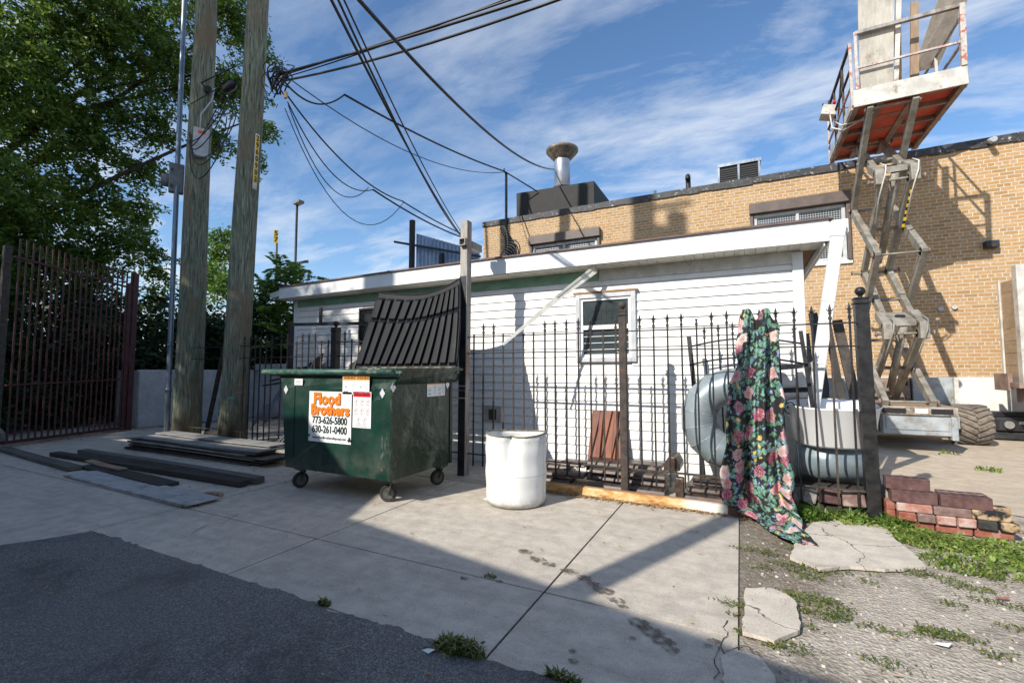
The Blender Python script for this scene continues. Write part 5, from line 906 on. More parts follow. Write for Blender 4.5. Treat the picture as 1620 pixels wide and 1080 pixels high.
def wheel(x0, x1, y, r_=.345):
    c0, c1 = V((x0, y, r_)), V((x1, y, r_)); b = MB(); n = 40; W = x1-x0
    prof = [(x0+.03, r_*.58), (x0, r_*.66), (x0, r_*.84), (x0+.06, r_*.945), (x1-.06, r_*.945), (x1, r_*.84), (x1, r_*.66), (x1-.03, r_*.58)]
    vs = []; 
    for (x, rr_) in prof: vs += [(x, y+rr_*math.cos(2*PI*k/n), r_+rr_*math.sin(2*PI*k/n)) for k in range(n)]
    b.smooth = True; b.add(vs, [(i*n+k, i*n+(k+1) % n, (i+1)*n+(k+1) % n, (i+1)*n+k) for i in range(len(prof)-1) for k in range(n)]); ty = b.build('tyre', 'tyre', SL)
    b = MB(); nt = 20
    for k in range(nt):
        for s_ in (-1, 1):
            a0 = 2*PI*(k+(.5 if s_ > 0 else 0))/nt; a1 = a0+.36
            pt = lambda t, rr_: V((x0+W/2+s_*(W/2-.015)*t, y+rr_*math.cos(a1+(a0-a1)*t), r_+rr_*math.sin(a1+(a0-a1)*t)))
            for (t0, t1, f0, f1) in ((.03, .5, .985, .985), (.5, .95, .985, .95)): 
                A_, B_ = pt(t0, r_*f0), pt(t1, r_*f1); mid_ = (A_+B_)/2; rad = V((0, mid_.y-y, mid_.z-r_)).normalized(); b.bar(A_, B_, .042, .04, rad)
    b.build('tread', 'tread', ty)
    b = MB(); b.lathe([(r_*.6, 0), (r_*.55, .02), (r_*.5, .12), (.1, .14), (.0, .12)], (x0+.005, y, r_), 28, M=Matrix.Rotation(R(90), 3, 'Y')); b.build('rim', 'hubred', ty)
wheel(3.37, 3.86, 10.95); 
b = MB(); 
# truck body at right edge
o = thing('truck_body', 'wood boarded truck body with steel end post at right edge', 'truck body', (4.9, 10.9, 0)); b = MB()
for k in range(8): b.bb(4.30, 4.325, 10.82, 11.35, 1.18+k*.215, 1.385+k*.215)
b.build('side_board', 'truckwood', o, .003); b = MB(); b.bb(4.27, 4.3, 11.35, 11.42, 1.05, 2.95); b.bb(4.24, 4.42, 10.66, 10.81, 1.0, 3.1); b.bb(4.42, 6.6, 10.7, 10.78, 1.1, 1.25); b.bb(4.42, 6.6, 10.7, 10.78, 2.0, 2.08); b.build('steel_post', 'liftlight', o, .01)
b = MB(); b.bb(4.2, 4.42, 10.7, 11.45, 1.0, 1.1); b.bb(4.18, 4.24, 11.0, 11.5, .95, 1.25); b.bb(4.35, 6.6, 10.8, 11.2, .75, 1.0); b.build('bed_frame', 'liftdark', o, .008); b = MB(); b.bb(4.45, 6.6, 10.85, 10.88, 1.25, 3.0); b.build('end_board', 'truckwood', o)
b = MB(); b.tube([(4.9, 11.0, .42), (5.2, 11.0, .42)], .42, 28); b.build('wheel', 'tyre', o)
o = thing('black_bumper', 'black bumper bar with round lamps lying by the brick wall foundation', 'bumper', (4.9, 11.9, 0)); b = MB(); b.bb(4.2, 6.2, 11.75, 11.95, .18, .42); b.bb(4.25, 6.0, 11.8, 12.15, .02, .16); b.bb(4.1, 4.9, 11.95, 12.2, .42, .52); b.build('bar', 'blacksteel', o, .02)
for x in (4.42, 5.0): b = MB(); b.tube([(x, 11.68, .3), (x, 11.75, .3)], .07, 14); b.build('lamp', 'chrome', o)
b = MB(); b.hexa(rect((4.72, 11.745, .34), (1, 0, 0), (0, 0, 1), .3, .05)); b.build('name_plate', 'mesh', o)
# ------------------------------------------------------------------ left side: red gate, barrier wall, posts
o = thing('red_gate', 'dark red barred iron gate in front of the shaded shrubs', 'gate', (-11.8, 4.1, 0)); gy0, gy1 = 3.12, 5.22; gx = lambda y: -11.25-(y-3.1)*.36
gt = lambda y: 3.28-(y-3.12)*.08
for (h0, h1, nm, w_) in ((gt(gy0), gt(gy1), 'rail', .05), (1.05, 1.12, 'rail', .04), (.07, .07, 'bottom_rail', .07)): b = MB(); b.bar((gx(gy0), gy0, h0), (gx(gy1), gy1, h1), w_, w_*.7); b.build(nm, 'gatered', o)
nb = 21
for k in range(nb): y = gy0+.07+(gy1-gy0-.14)*k/(nb-1); b = MB(); b.bar((gx(y), y, .07), (gx(y), y, gt(y)+.34), .024, .024, (0, 1, 0)); b.build('bar', 'gatered', o)
b = MB(); b.bar((gx(gy1)-.02, gy1+.02, 0), (gx(gy1)-.02, gy1+.02, gt(gy1)+.35), .1, .1, (0, 1, 0)); b.bar((gx(gy1)+.05, gy1-.12, .05), (gx(gy1)+.05, gy1-.12, gt(gy1)+.1), .05, .05, (0, 1, 0)); b.build('hinge_post', 'gatered', o, .005)
b = MB(); b.bar((gx(3.0), 3.02, 0), (gx(3.0), 3.02, gt(3)+.15), .1, .1, (0, 1, 0)); lp = b.build('latch_post', 'rustiron', o, .005); b = MB(); b.tube([(gx(3.0)+.05, 2.99, 1.02), (gx(3.0)+.12, 2.96, 1.02)], .03, 12); b.build('latch_knob', 'chrome', lp)
b = MB(); b.bb(-13.4, -12.35, 5.55, 5.75, 0, 1.3); b.prism([(-12.4, 5.5, 0), (-12.2, 5.5, 0), (-12.25, 5.5, 1.32), (-12.38, 5.5, 1.32)], (.05, 3.0, 0)); b.bb(-12.2, -7.4, 8.3, 8.5, 0, 1.48); b.bb(-12.2, -7.4, 8.22, 8.3, 1.30, 1.48); tag(b.build('barrier_wall', 'conc_wall', None, .02), 'low pale concrete barrier wall behind the utility poles', 'wall')
for i, (a_, c_, w_) in enumerate((((-8.85, 5.3, 0), (-8.95, 5.5, 2.2), .09), ((-9.35, 5.35, 0), (-8.95, 5.42, 1.85), .08), ((-8.6, 5.6, 0), (-8.7, 5.6, 1.6), .1))): b = MB(); b.bar(a_, c_, w_, w_*.6, (0, 1, 0)); tag(b.build('steel_stake', 'rustiron' if i else 'plank3'), ['upright dark post between the two utility poles', 'dark stake slanting between the two utility poles', 'short dark post close behind the right pole'][i], 'post', 'dark posts between the utility poles')
b = MB(); b.bar((-8.95, 5.15, .1), (-8.4, 5.3, .13), .12, .14); tag(b.build('timber_block', 'plank3'), 'dark timber block lying behind bricks between the poles', 'timber')
# covered heap and debris behind left fence
P = []
for j in range(17):
    P.append([V((-8.0+1.35*i/16, 5.35+.9*j/16, max(.02, (1.02+.12*math.sin(i*.9+j*.5)+.06*math.sin(i*2.2-j))*(math.sin(PI*min(1, max(0, (i+.5)/17)))**.35)*(math.sin(PI*(j+.6)/17.4)**.35)))) for i in range(17)])
b = MB(); b.grid(P); tag(b.build('tarp_heap', 'tarp', None, solid=.01), 'grey tarp covered heap behind the fence left of the dumpster', 'tarp heap')
for i in range(9): b = MB(); x = -7.9+i*.13; b.bar((x, 5.5+.05*i, 1.02+.09*(i % 4)), (x+random.uniform(.4, .9), 5.7, 1.12+.08*(i % 5)), .03+.02*(i % 2), .03); tag(b.build('scrap_bar', ['blacksteel', 'rustiron', 'galv', 'plank3'][i % 4]), ['%s scrap bar lying across the tarp heap, number %s from left' % (['black', 'rusty', 'grey metal', 'charred'][i % 4], ['first', 'second', 'third', 'fourth', 'fifth', 'sixth', 'seventh', 'eighth', 'ninth'][i])][0], 'scrap bar', 'scrap bars on the tarp heap')
for i in range(4): b = MB(); b.bar((-6.35-.12*i, 4.6, .02), (-6.05-.09*i, 4.86, .62-.1*i), .03, .015); tag(b.build('wooden_lath', ['ply', 'plank', 'galv', 'plank2'][i]), ['pale slat', 'grey slat', 'metal slat', 'dark slat'][i]+' leaning on the fence just left of the dumpster', 'lath', 'laths leaning left of the dumpster')
# ------------------------------------------------------------------ boards on the pavement
def plk(x0, y0, x1, y1, w_, z_, th, mt, l, grp=None, name='plank', dz=0):
    b = MB(); n = 8; a, c = V((x0, y0, z_+th/2)), V((x1, y1, z_+th/2+dz)); 
    d = (c-a); u = V((-d.y, d.x, 0)).normalized(); P0, P1 = [], []
    for k in range(n+1):
        t = k/n; p_ = a.lerp(c, t)+V((0, 0, .006*math.sin(t*5+x0*9))); j = random.uniform(-.004, .004); P0.append((p_-u*(w_/2+j), p_+u*(w_/2+j)))
    vs = []; 
    for (l_, r_) in P0: vs += [l_-V((0, 0, th/2)), r_-V((0, 0, th/2)), r_+V((0, 0, th/2)), l_+V((0, 0, th/2))]
    fs = [(3, 2, 1, 0), (4*n, 4*n+1, 4*n+2, 4*n+3)]+[(4*k+i, 4*k+(i+1) % 4, 4*k+4+(i+1) % 4, 4*k+4+i) for k in range(n) for i in range(4)]
    b.add(vs, [f[::-1] for f in fs]); return tag(b.build(name, mt, None, .003), l, 'plank', grp)
ordn = ['lowest', 'second', 'third', 'fourth', 'fifth', 'sixth', 'seventh', 'eighth']; random.seed(3)
for k in range(8):
    j = random.uniform(-.05, .05); plk(-9.2+j+.04*k*(k % 2), 4.16+random.uniform(-.03, .05), -5.78+random.uniform(-.5, .2), 4.20+random.uniform(-.04, .05), .40+random.uniform(-.12, .08), .006+k*.027, .017, ['plank2', 'plank3', 'plank2', 'plank', 'plank2', 'plank', 'plank2', 'plank'][k], ('%s board of the panel stack in front of the utility poles' % ordn[k]), 'boards stacked in front of the utility poles')
plk(-8.9, 4.42, -5.9, 4.40, .3, .228, .016, 'plank', 'topmost shorter board overlapping the stack before the poles', 'boards stacked in front of the utility poles')
plk(-9.25, 3.45, -4.97, 3.46, .12, .01, .07, 'plank2', 'longest dark beam lying on the pavement, rear one of two', 'long beams on the pavement'); plk(-9.4, 3.18, -5.0, 3.30, .13, .01, .055, 'plank3', 'long dark beam lying on the pavement, front one of two', 'long beams on the pavement')
plk(-10.9, 3.02, -7.75, 2.83, .15, .006, .05, 'plank2', 'dark board lying near the red gate foot', None); plk(-7.9, 3.02, -5.75, 2.92, .2, .006, .035, 'plank3', 'short charred board with white flecks in front of the beams', None); plk(-8.1, 3.10, -7.0, 3.02, .1, .045, .02, 'stud2', 'brown slat resting on the charred board', None)
plk(-7.45, 2.78, -4.75, 2.70, .34, .008, .012, 'ply', 'whitish dusty plywood strip lying nearest the alley', None); plk(-7.35, 2.77, -4.68, 2.69, .32, .022, .012, 'ply', 'upper whitish plywood strip lying on the lower one', None); plk(-5.05, 2.92, -4.82, 2.94, .05, .006, .03, 'stud2', 'small brown wood block by the plywood end', None)
# ------------------------------------------------------------------ vegetation
def leafmesh(name, mat_, pts, size, parent=None, aspect=.42, droop=.3, jitter=.35, kind=None, flatn=0.):
    pts = np.asarray(pts, dtype=np.float64); n = len(pts); sz = size*(1+jitter*(RNG.random(n)-.5)*2)
    d = RNG.normal(size=(n, 3)); d[:, 2] = d[:, 2]*.6-droop; d /= np.linalg.norm(d, axis=1)[:, None]
    r_ = RNG.normal(size=(n, 3)); 
    if flatn: r_ = r_*(1-flatn)+np.cross(d, np.array([0, 0, 1.])[None, :])*flatn*2
    w_ = np.cross(d, r_); w_ /= (np.linalg.norm(w_, axis=1)[:, None]+1e-9)
    if flatn: w_, r_ = np.cross(d, w_), w_
    a = pts; t = pts+d*sz[:, None]; mid = pts+d*(sz*.45)[:, None]; l = mid+w_*(sz*aspect/2)[:, None]; r2 = mid-w_*(sz*aspect/2)[:, None]
    vs = np.stack([a, l, t, r2], 1).reshape(-1, 3); off = V((0, 0, 0)); q = parent
    while q is not None: off += q.location; q = q.parent
    vs = vs-np.array(off)[None, :]
    me = D.meshes.new(name); me.vertices.add(4*n); me.vertices.foreach_set('co', vs.ravel()); me.loops.add(4*n); me.loops.foreach_set('vertex_index', np.arange(4*n, dtype=np.int32)); me.polygons.add(n); me.polygons.foreach_set('loop_start', np.arange(0, 4*n, 4, dtype=np.int32)); me.polygons.foreach_set('loop_total', np.full(n, 4, dtype=np.int32)); me.materials.append(m[mat_]); me.update(calc_edges=True); me.validate()
    o = D.objects.new(name, me); COL.objects.link(o)
    if parent is not None: o.parent = parent
    if kind: o['kind'] = kind
    return o
def clumps(balls, dens, per, sig, shell=.5):
    out = []; cs = []
    for (c, r_) in balls:
        rr = np.array(r_ if hasattr(r_, '__len__') else (r_, r_, r_)); k = max(3, int(dens*rr.prod()**(2/3)*6)); u = RNG.normal(size=(k, 3)); u /= np.linalg.norm(u, axis=1)[:, None]; rad = RNG.random(k)**shell
        cc = np.array(c)+u*rad[:, None]*rr; cs.append(cc); t_ = RNG.random((k, per, 1)); dv = RNG.normal(size=(k, 1, 3)); dv[:, :, 2] = -.55-.4*np.abs(dv[:, :, 2]); dv /= np.linalg.norm(dv, axis=2)[:, :, None]; p_ = cc[:, None, :]+dv*t_*sig*3.6+RNG.normal(size=(k, per, 3))*np.array([sig, sig, sig*.7])*.6; out.append(p_.reshape(-1, 3))
    return np.concatenate(out), np.concatenate(cs)
def tree(label, base, top, trunk_r, balls, dens, per, sig, leaf, mat_='leaf', limbs=8, name='tree', group=None):
    o = thing(name, label, 'tree', tuple(base), group); base, top = V(base), V(top); pts, cs = clumps(balls, dens, per, sig); b = MB()
    b.tube([base.lerp(top, t)+V((.12*math.sin(t*5), .1*math.cos(t*4), 0)) for t in np.linspace(0, 1, 9)], trunk_r, 12, True, [trunk_r*(1.15-.75*t) for t in np.linspace(0, 1, 9)])
    for (c, r_) in balls[:limbs]:
        c = V(c); s0 = base.lerp(top, .35+.5*random.random()); mid = s0.lerp(c, .5)+V((0, 0, .5)); P_ = [s0*(1-t)**2+mid*2*t*(1-t)+c*t*t for t in np.linspace(0, 1, 8)]; b.tube(P_, .1, 7, True, [trunk_r*.24*(1-.8*t) for t in np.linspace(0, 1, 8)])
        near = [V(q) for q in cs if (V(q)-c).length < (max(r_) if hasattr(r_, '__len__') else r_)*1.1]
        for q in near[::max(1, len(near)//9)]: b.tube([c, c.lerp(q, .5)+V((0, 0, .15)), q], .02, 5, True, [.022, .014, .005])
    b.build('trunk', 'bark', o); leafmesh('crown', mat_, pts, leaf, o); return o
def PXW(px, py, X): return tuple(AX(px, py, X))
balls = [(PXW(*q[:3]), q[3]) for q in ((55, 60, -15, 1.5), (170, 70, -14.6, 1.5), (255, 60, -15, 1.2), (60, 190, -15, 1.4), (165, 210, -15, 1.1), (50, 320, -15.2, 1.3), (160, 320, -15.2, .95), (220, 330, -15.5, .6), (375, 30, -13.5, 1.0), (365, 130, -13.2, .8), (395, 190, -12.8, .5), (300, 120, -13.8, 1.0), (350, 215, -13, .55), (405, 245, -12.3, .28), (240, 190, -14.2, .8), (-60, 100, -14.5, 1.6), (-60, 300, -14.5, 1.5), (120, -60, -14.5, 1.8), (290, -50, -14.5, 1.5), (0, 380, -14.5, .9), (110, 390, -15.5, .7), (430, 200, -12.2, .25), (425, 85, -12.5, .35), (225, 270, -14.8, .6), (50, 405, -14.4, .8), (120, 425, -14.6, .7), (175, 395, -14.8, .8), (225, 390, -15.2, .6), (250, 430, -15.4, .5), (10, 430, -14.2, .7))]
tree('large leafy tree with long sprays of leaves overhanging at upper left', (-16.8, 2.6, 0), (-16.0, 4.2, 9), .38, balls, 12.5, 44, .125, .125, limbs=12, name='broadleaf_tree')
bl2 = [(PXW(345, 395, -20), .8), (PXW(350, 370, -20), .6), (PXW(335, 430, -20), .9), (PXW(355, 440, -19), 1.0)]
tree('small lighter tree seen between the two utility poles', (-20, 13.3, 0), (-20, 13.3, 5.5), .15, bl2, 7, 40, .16, .17, 'leafbr', 3, 'small_tree')
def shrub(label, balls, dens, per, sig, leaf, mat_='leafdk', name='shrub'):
    o = thing(name, label, 'shrub', (balls[0][0][0], balls[0][0][1], 0), 'shrubs in the shade behind the gate'); pts, cs = clumps(balls, dens, per, sig, .6); b = MB()
    for c, r_ in balls: b.tube([(c[0]+.1, c[1], 0), (c[0], c[1]+.05, c[2]*.6), tuple(c)], .04, 6, True, [.05, .03, .01])
    for q in cs[::9]: b.tube([(q[0]*.98+balls[0][0][0]*.02, q[1]+.1, max(.0, q[2]-1.2)), tuple(q)], .01, 4)
    b.build('stem', 'bark', o); leafmesh('foliage', mat_, pts, leaf, o)
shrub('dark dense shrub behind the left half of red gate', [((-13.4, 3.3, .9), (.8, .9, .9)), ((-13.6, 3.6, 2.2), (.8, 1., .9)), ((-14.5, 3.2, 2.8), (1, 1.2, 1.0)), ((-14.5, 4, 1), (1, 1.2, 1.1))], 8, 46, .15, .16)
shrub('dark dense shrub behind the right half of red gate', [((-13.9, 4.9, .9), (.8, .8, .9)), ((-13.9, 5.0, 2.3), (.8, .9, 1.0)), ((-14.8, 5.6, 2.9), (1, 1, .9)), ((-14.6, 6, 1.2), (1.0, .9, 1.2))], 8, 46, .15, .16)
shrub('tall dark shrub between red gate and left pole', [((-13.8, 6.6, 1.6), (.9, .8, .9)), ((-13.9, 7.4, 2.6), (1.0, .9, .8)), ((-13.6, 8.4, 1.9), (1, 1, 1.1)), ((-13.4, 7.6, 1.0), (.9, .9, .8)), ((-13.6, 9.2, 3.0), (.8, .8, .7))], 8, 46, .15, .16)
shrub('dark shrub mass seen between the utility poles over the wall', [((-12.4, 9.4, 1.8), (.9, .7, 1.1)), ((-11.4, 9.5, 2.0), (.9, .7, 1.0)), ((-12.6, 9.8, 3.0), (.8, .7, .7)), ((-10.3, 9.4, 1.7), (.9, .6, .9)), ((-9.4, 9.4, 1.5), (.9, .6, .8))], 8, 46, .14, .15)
b = MB()
for k in range(34):   # dark bank of ground behind the shrubs
    pass
P = [[V((-15.6-1.2*j, 1.5+12*i/20, (0, .8, 1.7, 2.0)[j]*(1+.15*math.sin(i*1.7+j)))) for i in range(21)] for j in range(4)]
b.grid(P); tag(b.build('earth_bank', 'dirt'), kind='structure')
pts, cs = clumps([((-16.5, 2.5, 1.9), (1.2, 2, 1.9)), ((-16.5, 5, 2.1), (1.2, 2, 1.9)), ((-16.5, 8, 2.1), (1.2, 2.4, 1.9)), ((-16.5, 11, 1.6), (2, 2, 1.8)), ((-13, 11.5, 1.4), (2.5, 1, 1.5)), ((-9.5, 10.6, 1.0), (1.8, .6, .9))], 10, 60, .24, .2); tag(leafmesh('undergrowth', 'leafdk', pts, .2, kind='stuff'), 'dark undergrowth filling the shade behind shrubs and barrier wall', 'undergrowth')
# sumac with feather leaves
o = thing('sumac', 'feathery leaved young tree rising behind the garage left corner', 'tree', (-10.4, 9.2, 0)); b = MB(); L1 = []
stems = [((-10.4, 9.2, 0), AY(452, 425, 9.2)), ((-10.2, 9.0, 0), AY(428, 450, 9.0)), ((-9.9, 9.3, 0), AY(478, 440, 9.3)), ((-10.8, 9.0, 0), AY(400, 480, 9.0)), ((-10.2, 9.1, 0), AY(455, 500, 9.1))]
for a_, c_ in stems:
    a_, c_ = V(a_), V(c_); b.tube([a_, a_.lerp(c_, .5)+V((.1, 0, 0)), c_], .02, 6, True, [.03, .02, .01]); nf = 24
    for k in range(nf):
        az = k*2.4+random.random(); el = random.uniform(.15, 1.15); ln = random.uniform(.75, 1.25); s0 = c_-V((0, 0, .05*k)); dr_ = V((math.cos(az)*math.cos(el), math.sin(az)*math.cos(el), math.sin(el)))
        P_ = [s0+dr_*(ln*t)-V((0, 0, .28*ln*t*t)) for t in np.linspace(0, 1, 12)]; b.tube(P_, .005, 4)
        for j in range(2, 12):
            d_ = (P_[j]-P_[j-1]).normalized(); sd = d_.cross(V((0, 0, 1))).normalized()
            for s_ in (-1, 1): L1.append((P_[j], (sd*s_+d_*.45-V((0, 0, .15))).normalized()*(.27*(1-.05*abs(j-5)))))
b.build('trunk', 'bark', o); bl = MB()
for p_, d_ in L1: w_ = d_.cross(V((random.uniform(-1, 1), random.uniform(-1, 1), .5))).normalized()*.042; bl.add([p_, p_+d_*.4+w_, p_+d_, p_+d_*.4-w_], [(0, 1, 2, 3)])
bl.build('crown', 'leafbr', o)
# far building glimpse, lamp, sign
o = thing('far_building', 'pale distant building half hidden by leaves behind the fence', 'building', (-18, 17, 0)); b = MB(); b.bb(-24, -17, 17, 20, 0, 3.6); b.build('wall', 'brick', o); b = MB(); b.bb(-24.1, -16.9, 16.9, 20, 3.6, 3.8); b.bb(-21, -18.5, 16.94, 16.99, 2.4, 3.3); b.build('cornice', 'trimwhite', o)
q = AY(470, 325, 14); q0 = AY(466, 430, 14); o = thing('street_lamp', 'slim dark street lamp pole with flat head against the sky', 'street lamp', (q.x, 14, 0)); b = MB(); b.tube([(q.x, 14, 0), (q.x, 14, q.z)], .09, 10, True, [.075, .05]); b.build('pole', 'blacksteel', o); b = MB(); b.box((q.x+.16, 13.95, q.z+.08), (.42, .3, .13), Matrix.Rotation(-.15, 3, 'Y')); b.build('lamp_head', 'boxgrey', o, .02)
q = AY(438, 375, 15); o = thing('marker_sign', 'small yellow marker sign reading 57 on thin brown post', 'sign', (q.x, 15, 0)); b = MB(); b.bar((q.x+.2, 15, 0), (q.x, 15, q.z+.3), .08, .05); b.build('post', 'rustiron', o); b = MB(); vd = math.atan2(-15, -q.x); nn = V((math.cos(vd), math.sin(vd), 0)); uu = V((-nn.y, nn.x, 0)); b.hexa(rect(V((q.x, 14.95, q.z))+nn*.05, uu, UZ, .20, .66, .02)); pl_ = b.build('plate', 'yellow', o)
for k, ch in enumerate('57'): text(ch, .34, V((q.x, 14.95, q.z+.16-.32*k))+nn*.075, uu, UZ, 'lblack', pl_, 'digit', .008)
# grass and weeds
def blades(name, label, areas, n, h, w_=.012, mat_='grass', spread=.5):
    vs, fs = [], []; b = MB()
    for (cx_, cy_, rx, ry, wt) in areas:
        for k in range(int(n*wt)):
            a = random.random()*2*PI; r_ = math.sqrt(random.random()); x, y = cx_+rx*r_*math.cos(a), cy_+ry*r_*math.sin(a)
            if noise2(x*4, y*4) < -.45+r_*.3: continue
            hh = h*random.uniform(.4, 1.2)*(1.15-.6*r_); az = random.random()*2*PI; lx, ly = math.cos(az)*hh*spread, math.sin(az)*hh*spread; px_, py_ = -math.sin(az)*w_/2, math.cos(az)*w_/2
            b.add([(x-px_, y-py_, 0), (x+px_, y+py_, 0), (x+lx*.35+px_*.8, y+ly*.35+py_*.8, hh*.6), (x+lx*.35-px_*.8, y+ly*.35-py_*.8, hh*.6), (x+lx, y+ly, hh*random.uniform(.5, .95))], [(0, 1, 2, 3), (3, 2, 4)])
    o = b.build(name, mat_); return tag(o, label, 'grass', kind='stuff')
blades('grass', 'lush green grass around the brick pile at right', [(1.5, 4.62, .55, .26, 1), (1.9, 4.35, .45, .3, 1), (2.3, 4.5, .5, .35, 1), (1.25, 4.70, .25, .2, .4), (2.2, 4.0, .6, .25, .55), (2.5, 5.1, .5, .35, .5), (1.35, 4.15, .3, .2, .2)], 2300, .06, .013, spread=.95)
blades('grass', 'tall bright grass tuft at the foot of the corner post', [(.55, 4.82, .28, .1, .9), (.8, 4.86, .2, .12, .6), (.42, 4.9, .15, .1, .3), (1.08, 4.86, .14, .1, .35)], 700, .15, .014, 'leafbr', .8)
lw = [G(px, py) for px, py in ((1335, 975), (1360, 985), (1310, 960), (1480, 1000), (1500, 1005), (1430, 1055), (1270, 870), (1280, 905), (1290, 915), (1240, 960), (1180, 960), (1235, 1020), (1500, 915), (1440, 905), (1540, 930), (1580, 955), (1620, 900), (1190, 870), (1640, 1000), (1255, 895), (1275, 945))]
blades('weeds', 'low olive weed patches scattered on the gravel', [(q.x, q.y, .13, .05, .12) for q in lw]+[(G(1345, 982).x, G(1345, 982).y, .22, .06, 1)], 420, .022, .006, 'moss', .9)
for (px, py, w_, l, h) in ((728, 1030, .14, 'bushy green weed in the joint by the alley asphalt', .07), (510, 955, .06, 'small weed in the joint at the asphalt edge', .04), (885, 1075, .1, 'weed at bottom edge of the photo in the joint', .05)):
    q = G(px, py); o = blades('weed', l, [(q.x, q.y, w_, w_*.35, 1)], 420 if w_ > .1 else 160, h, .012, 'leafdk' if 0 else 'moss', .7); o['kind'] = 'stuff'
for (px, py, l) in ((1492, 718, 'weed tuft on the yard near the lift wheel'), (1600, 690, 'weed tuft by the black bumper'), (1555, 745, 'flat weed on the yard right of the lift')):
    q = G(px, py); blades('weed', l, [(q.x, q.y, .2, .12, 1)], 130, .1, .02, 'grass', .8)
blades('joint_weeds', 'tiny weeds in the slab joints', [(q.x, q.y, .05, .03, .3) for q in [G(775, 912), G(860, 937), G(1175, 1000), G(490, 852)]], 200, .03, .006, 'moss')
def weedmass(label, areas, n, size, h, mat_='weed', name='weeds'):
    out = []
    for (cx_, cy_, rx, ry, wt) in areas:
        k = int(n*wt); a = RNG.random(k)*2*PI; r_ = np.sqrt(RNG.random(k)); x = cx_+rx*r_*np.cos(a)+RNG.normal(size=k)*.02; y = cy_+ry*r_*np.sin(a)+RNG.normal(size=k)*.015; keep = np.array([noise2(p*5, q*5) > -.35 for p, q in zip(x, y)]); z_ = .004+h*RNG.random(k)*(1.05-.7*r_); out.append(np.stack([x, y, z_], 1)[keep])
    o = leafmesh(name, mat_, np.concatenate(out), size, None, .5, -.15, .5, 'stuff'); tag(o, label, 'weeds')
weedmass('leafy bright weeds crowding around the brick pile', [(1.55, 4.60, .5, .2, 1), (1.9, 4.35, .5, .25, 1), (2.4, 4.45, .5, .35, 1), (1.22, 4.72, .2, .12, .4), (2.2, 4.0, .7, .25, .6), (2.6, 5.1, .6, .4, .5), (1.5, 4.2, .4, .14, .3)], 1050, .034, .05)
weedmass('leafy weeds at the foot of the corner post', [(.55, 4.80, .3, .1, 1), (.85, 4.84, .18, .1, .6), (1.1, 4.82, .12, .08, .3)], 900, .032, .09)
weedmass('flat yellow green weeds creeping over the gravel', [(q.x, q.y, .16, .045, .35) for q in lw]+[(q.x+random.uniform(-.3, .3), q.y+random.uniform(-.2, .2), .07, .03, .15) for q in lw], 520, .016, .016, 'moss')
q = G(728, 1032); weedmass('bushy weed leaves in the joint by the alley asphalt', [(q.x, q.y, .11, .045, 1)], 700, .022, .05, 'moss')
# litter
def litter(name, label, n, fn, size, mat_='dry'):
    b = MB()
    for k in range(n):
        x, y, z_ = fn(); a = random.random()*6.3; s_ = size*random.uniform(.4, 1.3); u = V((math.cos(a), math.sin(a), random.uniform(-.3, .3)))*s_; w_ = V((-math.sin(a), math.cos(a), random.uniform(-.4, .4)))*s_*random.uniform(.15, .45); p_ = V((x, y, z_+s_*.2)); b.add([p_-u, p_+w_, p_+u, p_-w_], [(0, 1, 2, 3)])
    return tag(b.build(name, mat_), label, 'litter', kind='stuff')
litter('dry_leaves', 'dry leaf litter along the foot of the rusty curb rail', 2600, lambda: (random.uniform(-2.3, .15), 4.66-abs(random.gauss(0, .05))-.01*random.random(), .004+.01*random.random()), .02)
litter('dry_leaves', 'scattered bits of dry leaf on pavement and gravel', 420, lambda: (random.uniform(-5, 3), random.uniform(1.2, 5), .008), .017)
litter('dry_leaves', 'dry leaf litter under the red gate', 1500, lambda: ((lambda y: (gx(y)+random.gauss(-.1, .25), y, .006))(random.uniform(2.9, 6.2))), .03)
litter('wood_chips', 'dark wood chips scattered around the boards', 320, lambda: (random.uniform(-8.5, -4.6), random.uniform(2.6, 4.2), .006), .018, 'plank2')
litter('leaf_debris', 'brown leaf debris under the fence left of the dumpster', 500, lambda: (random.gauss(-7.1, .35), random.gauss(4.75, .12), .01+.03*random.random()), .03)
for nm2, mt2, lab2, cnt in (('pebbles', 'stone', 'loose grey pebbles scattered over the gravel', 2600), ('pebbles', 'peblight', 'pale stone chips scattered over the gravel', 1700)):
    b = MB()
    for k in range(cnt):
        y = 1.6+3.6*random.random()**1.3; x = random.uniform(.0, 1.2+y*.95); r_ = .0035+.010*random.random()**3
        if y > 4.3 and x < .9: continue
        b.lathe([(r_, 0), (r_*.85, r_*.55), (r_*.2, r_*.85)], (x, y, -.010), 5, 1, random.uniform(.55, 1), Matrix.Rotation(random.random()*3, 3, 'Z'))
    b.sm = [False]*len(b.sm); tag(b.build(nm2, mt2), lab2, 'pebbles', kind='stuff')
for (px, py, mt, l) in ((1585, 948, 'bred', 'red and white scrap of packaging in the grass'), (1628, 825, 'seam', 'pale scrap on the ground right of the bricks'), (1490, 1022, 'white', 'thin white scrap on the gravel'), (675, 1032, 'white', 'small white scrap lying on the asphalt')):
    q = G(px, py); b = MB(); b.add([q+V((-.03, 0, .006)), q+V((.02, -.015, .01)), q+V((.04, .012, .02)), q+V((-.01, .02, .008))], [(0, 1, 2, 3)]); tag(b.build('paper_scrap', mt), l, 'litter')
b = MB(); q = G(250, 678); 
for k in range(2): pass
c = V((-11.95, 3.15, .1)); b.lathe([(.2, -.1), (.28, 0), (.24, .14), (.12, .22), (0, .23)], c, 9, 1, .8, warp=lambda a, z: 1+.2*math.sin(a*3+z*9)); tag(b.build('boulder', 'stone', None), 'rough grey rock behind the gate near its latch post', 'rock')
